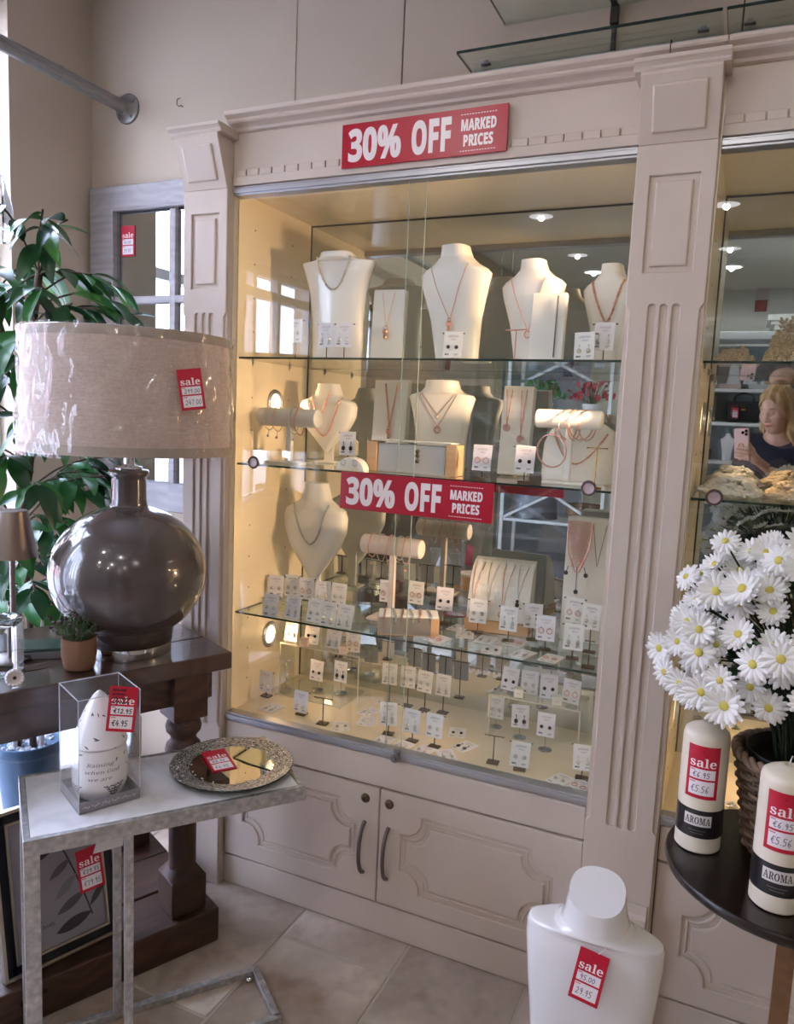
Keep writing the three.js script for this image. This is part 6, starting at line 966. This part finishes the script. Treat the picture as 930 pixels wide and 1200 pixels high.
  // hair: shell over the skull with long locks, open at the face
  const hairF = (p) => { hv.set(p[0], p[1], p[2]).applyMatrix4(hi); const q = [hv.x, hv.y, hv.z]; let d = ell(q, [0, 0.038, 0.018], [0.088, 0.1, 0.104]); const w = 0.004 * Math.sin(q[0] * 160 + q[1] * 20) + 0.003 * Math.sin(q[2] * 190); for (const s of [-1, 1]) { d = smin(d, cap(q, [s * 0.07, 0.02, 0.012], [s * 0.085, -0.12, 0.01], 0.026, 0.034), 0.03); d = smin(d, cap(q, [s * 0.085, -0.12, 0.01], [s * 0.09, -0.235, -0.01], 0.034, 0.02), 0.03); } d = smin(d, cap(q, [0, 0, 0.06], [0, -0.18, 0.075], 0.06, 0.05), 0.05); const face = ell(q, [0, -0.012, -0.105], [0.064, 0.098, 0.085]); return Math.max(d + w, -face); };
  part('hair', sdfMesh(hairF, [J.head[0], J.head[1] - 0.06, J.head[2]], 0.24, 92), M({ color: 0xb48d5c, roughness: 0.55 }), t);
  const topF = (p) => { let d = smin(bodyF(p, 0.012), smin(arms(p) - 0.011, 9, 0.01), 0.04); d = Math.max(d, 0.9 - p[1] + 0.01 * Math.sin(p[0] * 20)); d = Math.max(d, -ell(p, [-0.03, 1.46, -0.075], [0.085, 0.085, 0.11])); const cr = vlen(p[0] - J.wr[0], p[1] - J.wr[1], p[2] - J.wr[2]) - 0.045, cl = vlen(p[0] - wl[0], p[1] - wl[1], p[2] - wl[2]) - 0.045; return Math.max(d, -cr, -cl); };
  part('top', sdfMesh(topF, [0, 1.15, -0.08], 0.4, 88), navy, t);
  part('trousers', sdfMesh((p) => { let d = smin(legs(p) - 0.012, ell(p, [0, 0.95, 0], [0.187, 0.15, 0.137]), 0.05); d = Math.max(d, p[1] - 1.0); return Math.max(d, 0.1 - p[1]); }, [0, 0.55, 0], 0.5, 84), jeans, t);
  part('shoe', sdfMesh((p) => Math.max(feet(p) - 0.006, p[1] - 0.085, 0.002 - p[1]), [0, 0.08, -0.04], 0.2, 60), M({ color: 0x1d1a1a, roughness: 0.5 }), t);
  // the phone
  const w = V(...ph.c).add(V(...B)), f = thing('phone', 'pink mobile phone with three camera lenses held up by the reflected woman', 'phone', w.toArray());
  f.rotation.order = 'YXZ'; f.rotation.set(-0.1229, ph.yaw, 0.0434);
  const pink = MP({ color: 0xe9b9ae, roughness: 0.35, clearcoat: 0.4 });
  const rr2 = (w2, h2, r) => { const s = new THREE.Shape(), x = w2 / 2, y = h2 / 2; s.moveTo(-x + r, -y); s.lineTo(x - r, -y); s.quadraticCurveTo(x, -y, x, -y + r); s.lineTo(x, y - r); s.quadraticCurveTo(x, y, x - r, y); s.lineTo(-x + r, y); s.quadraticCurveTo(-x, y, -x, y - r); s.lineTo(-x, -y + r); s.quadraticCurveTo(-x, -y, -x + r, -y); return s; };
  part('case', extrude(rr2(0.078, 0.162, 0.012), 0.01, 0.002, 2).translate(0, 0, -0.005), pink, f);
  part('screen', extrude(rr2(0.07, 0.152, 0.009), 0.001).translate(0, 0, 0.0048), M({ color: 0x0c0d10, roughness: 0.1 }), f);
  const isl = part('camera_island', extrude(rr2(0.036, 0.037, 0.01), 0.002, 0.0006).translate(0.0175, 0.059, -0.0068), pink, f);
  for (const [x, y] of [[0.0265, 0.068], [0.0265, 0.05], [0.009, 0.059]]) part('lens', place(lathe([[0, 0.0015], [0.006, 0.0015], [0.0075, 0.002], [0.008, 0]], 24), [x, y, -0.0066], [-PI / 2, 0, 0]), M({ color: 0x17171b, roughness: 0.1, metalness: 0.3 }), isl);
  part('ring_grip', place(torus(0.013, 0.002, 28, 6), [0, -0.012, -0.007], [0, 0, 0]), gold, f);
}
renderer.render(scene, camera);
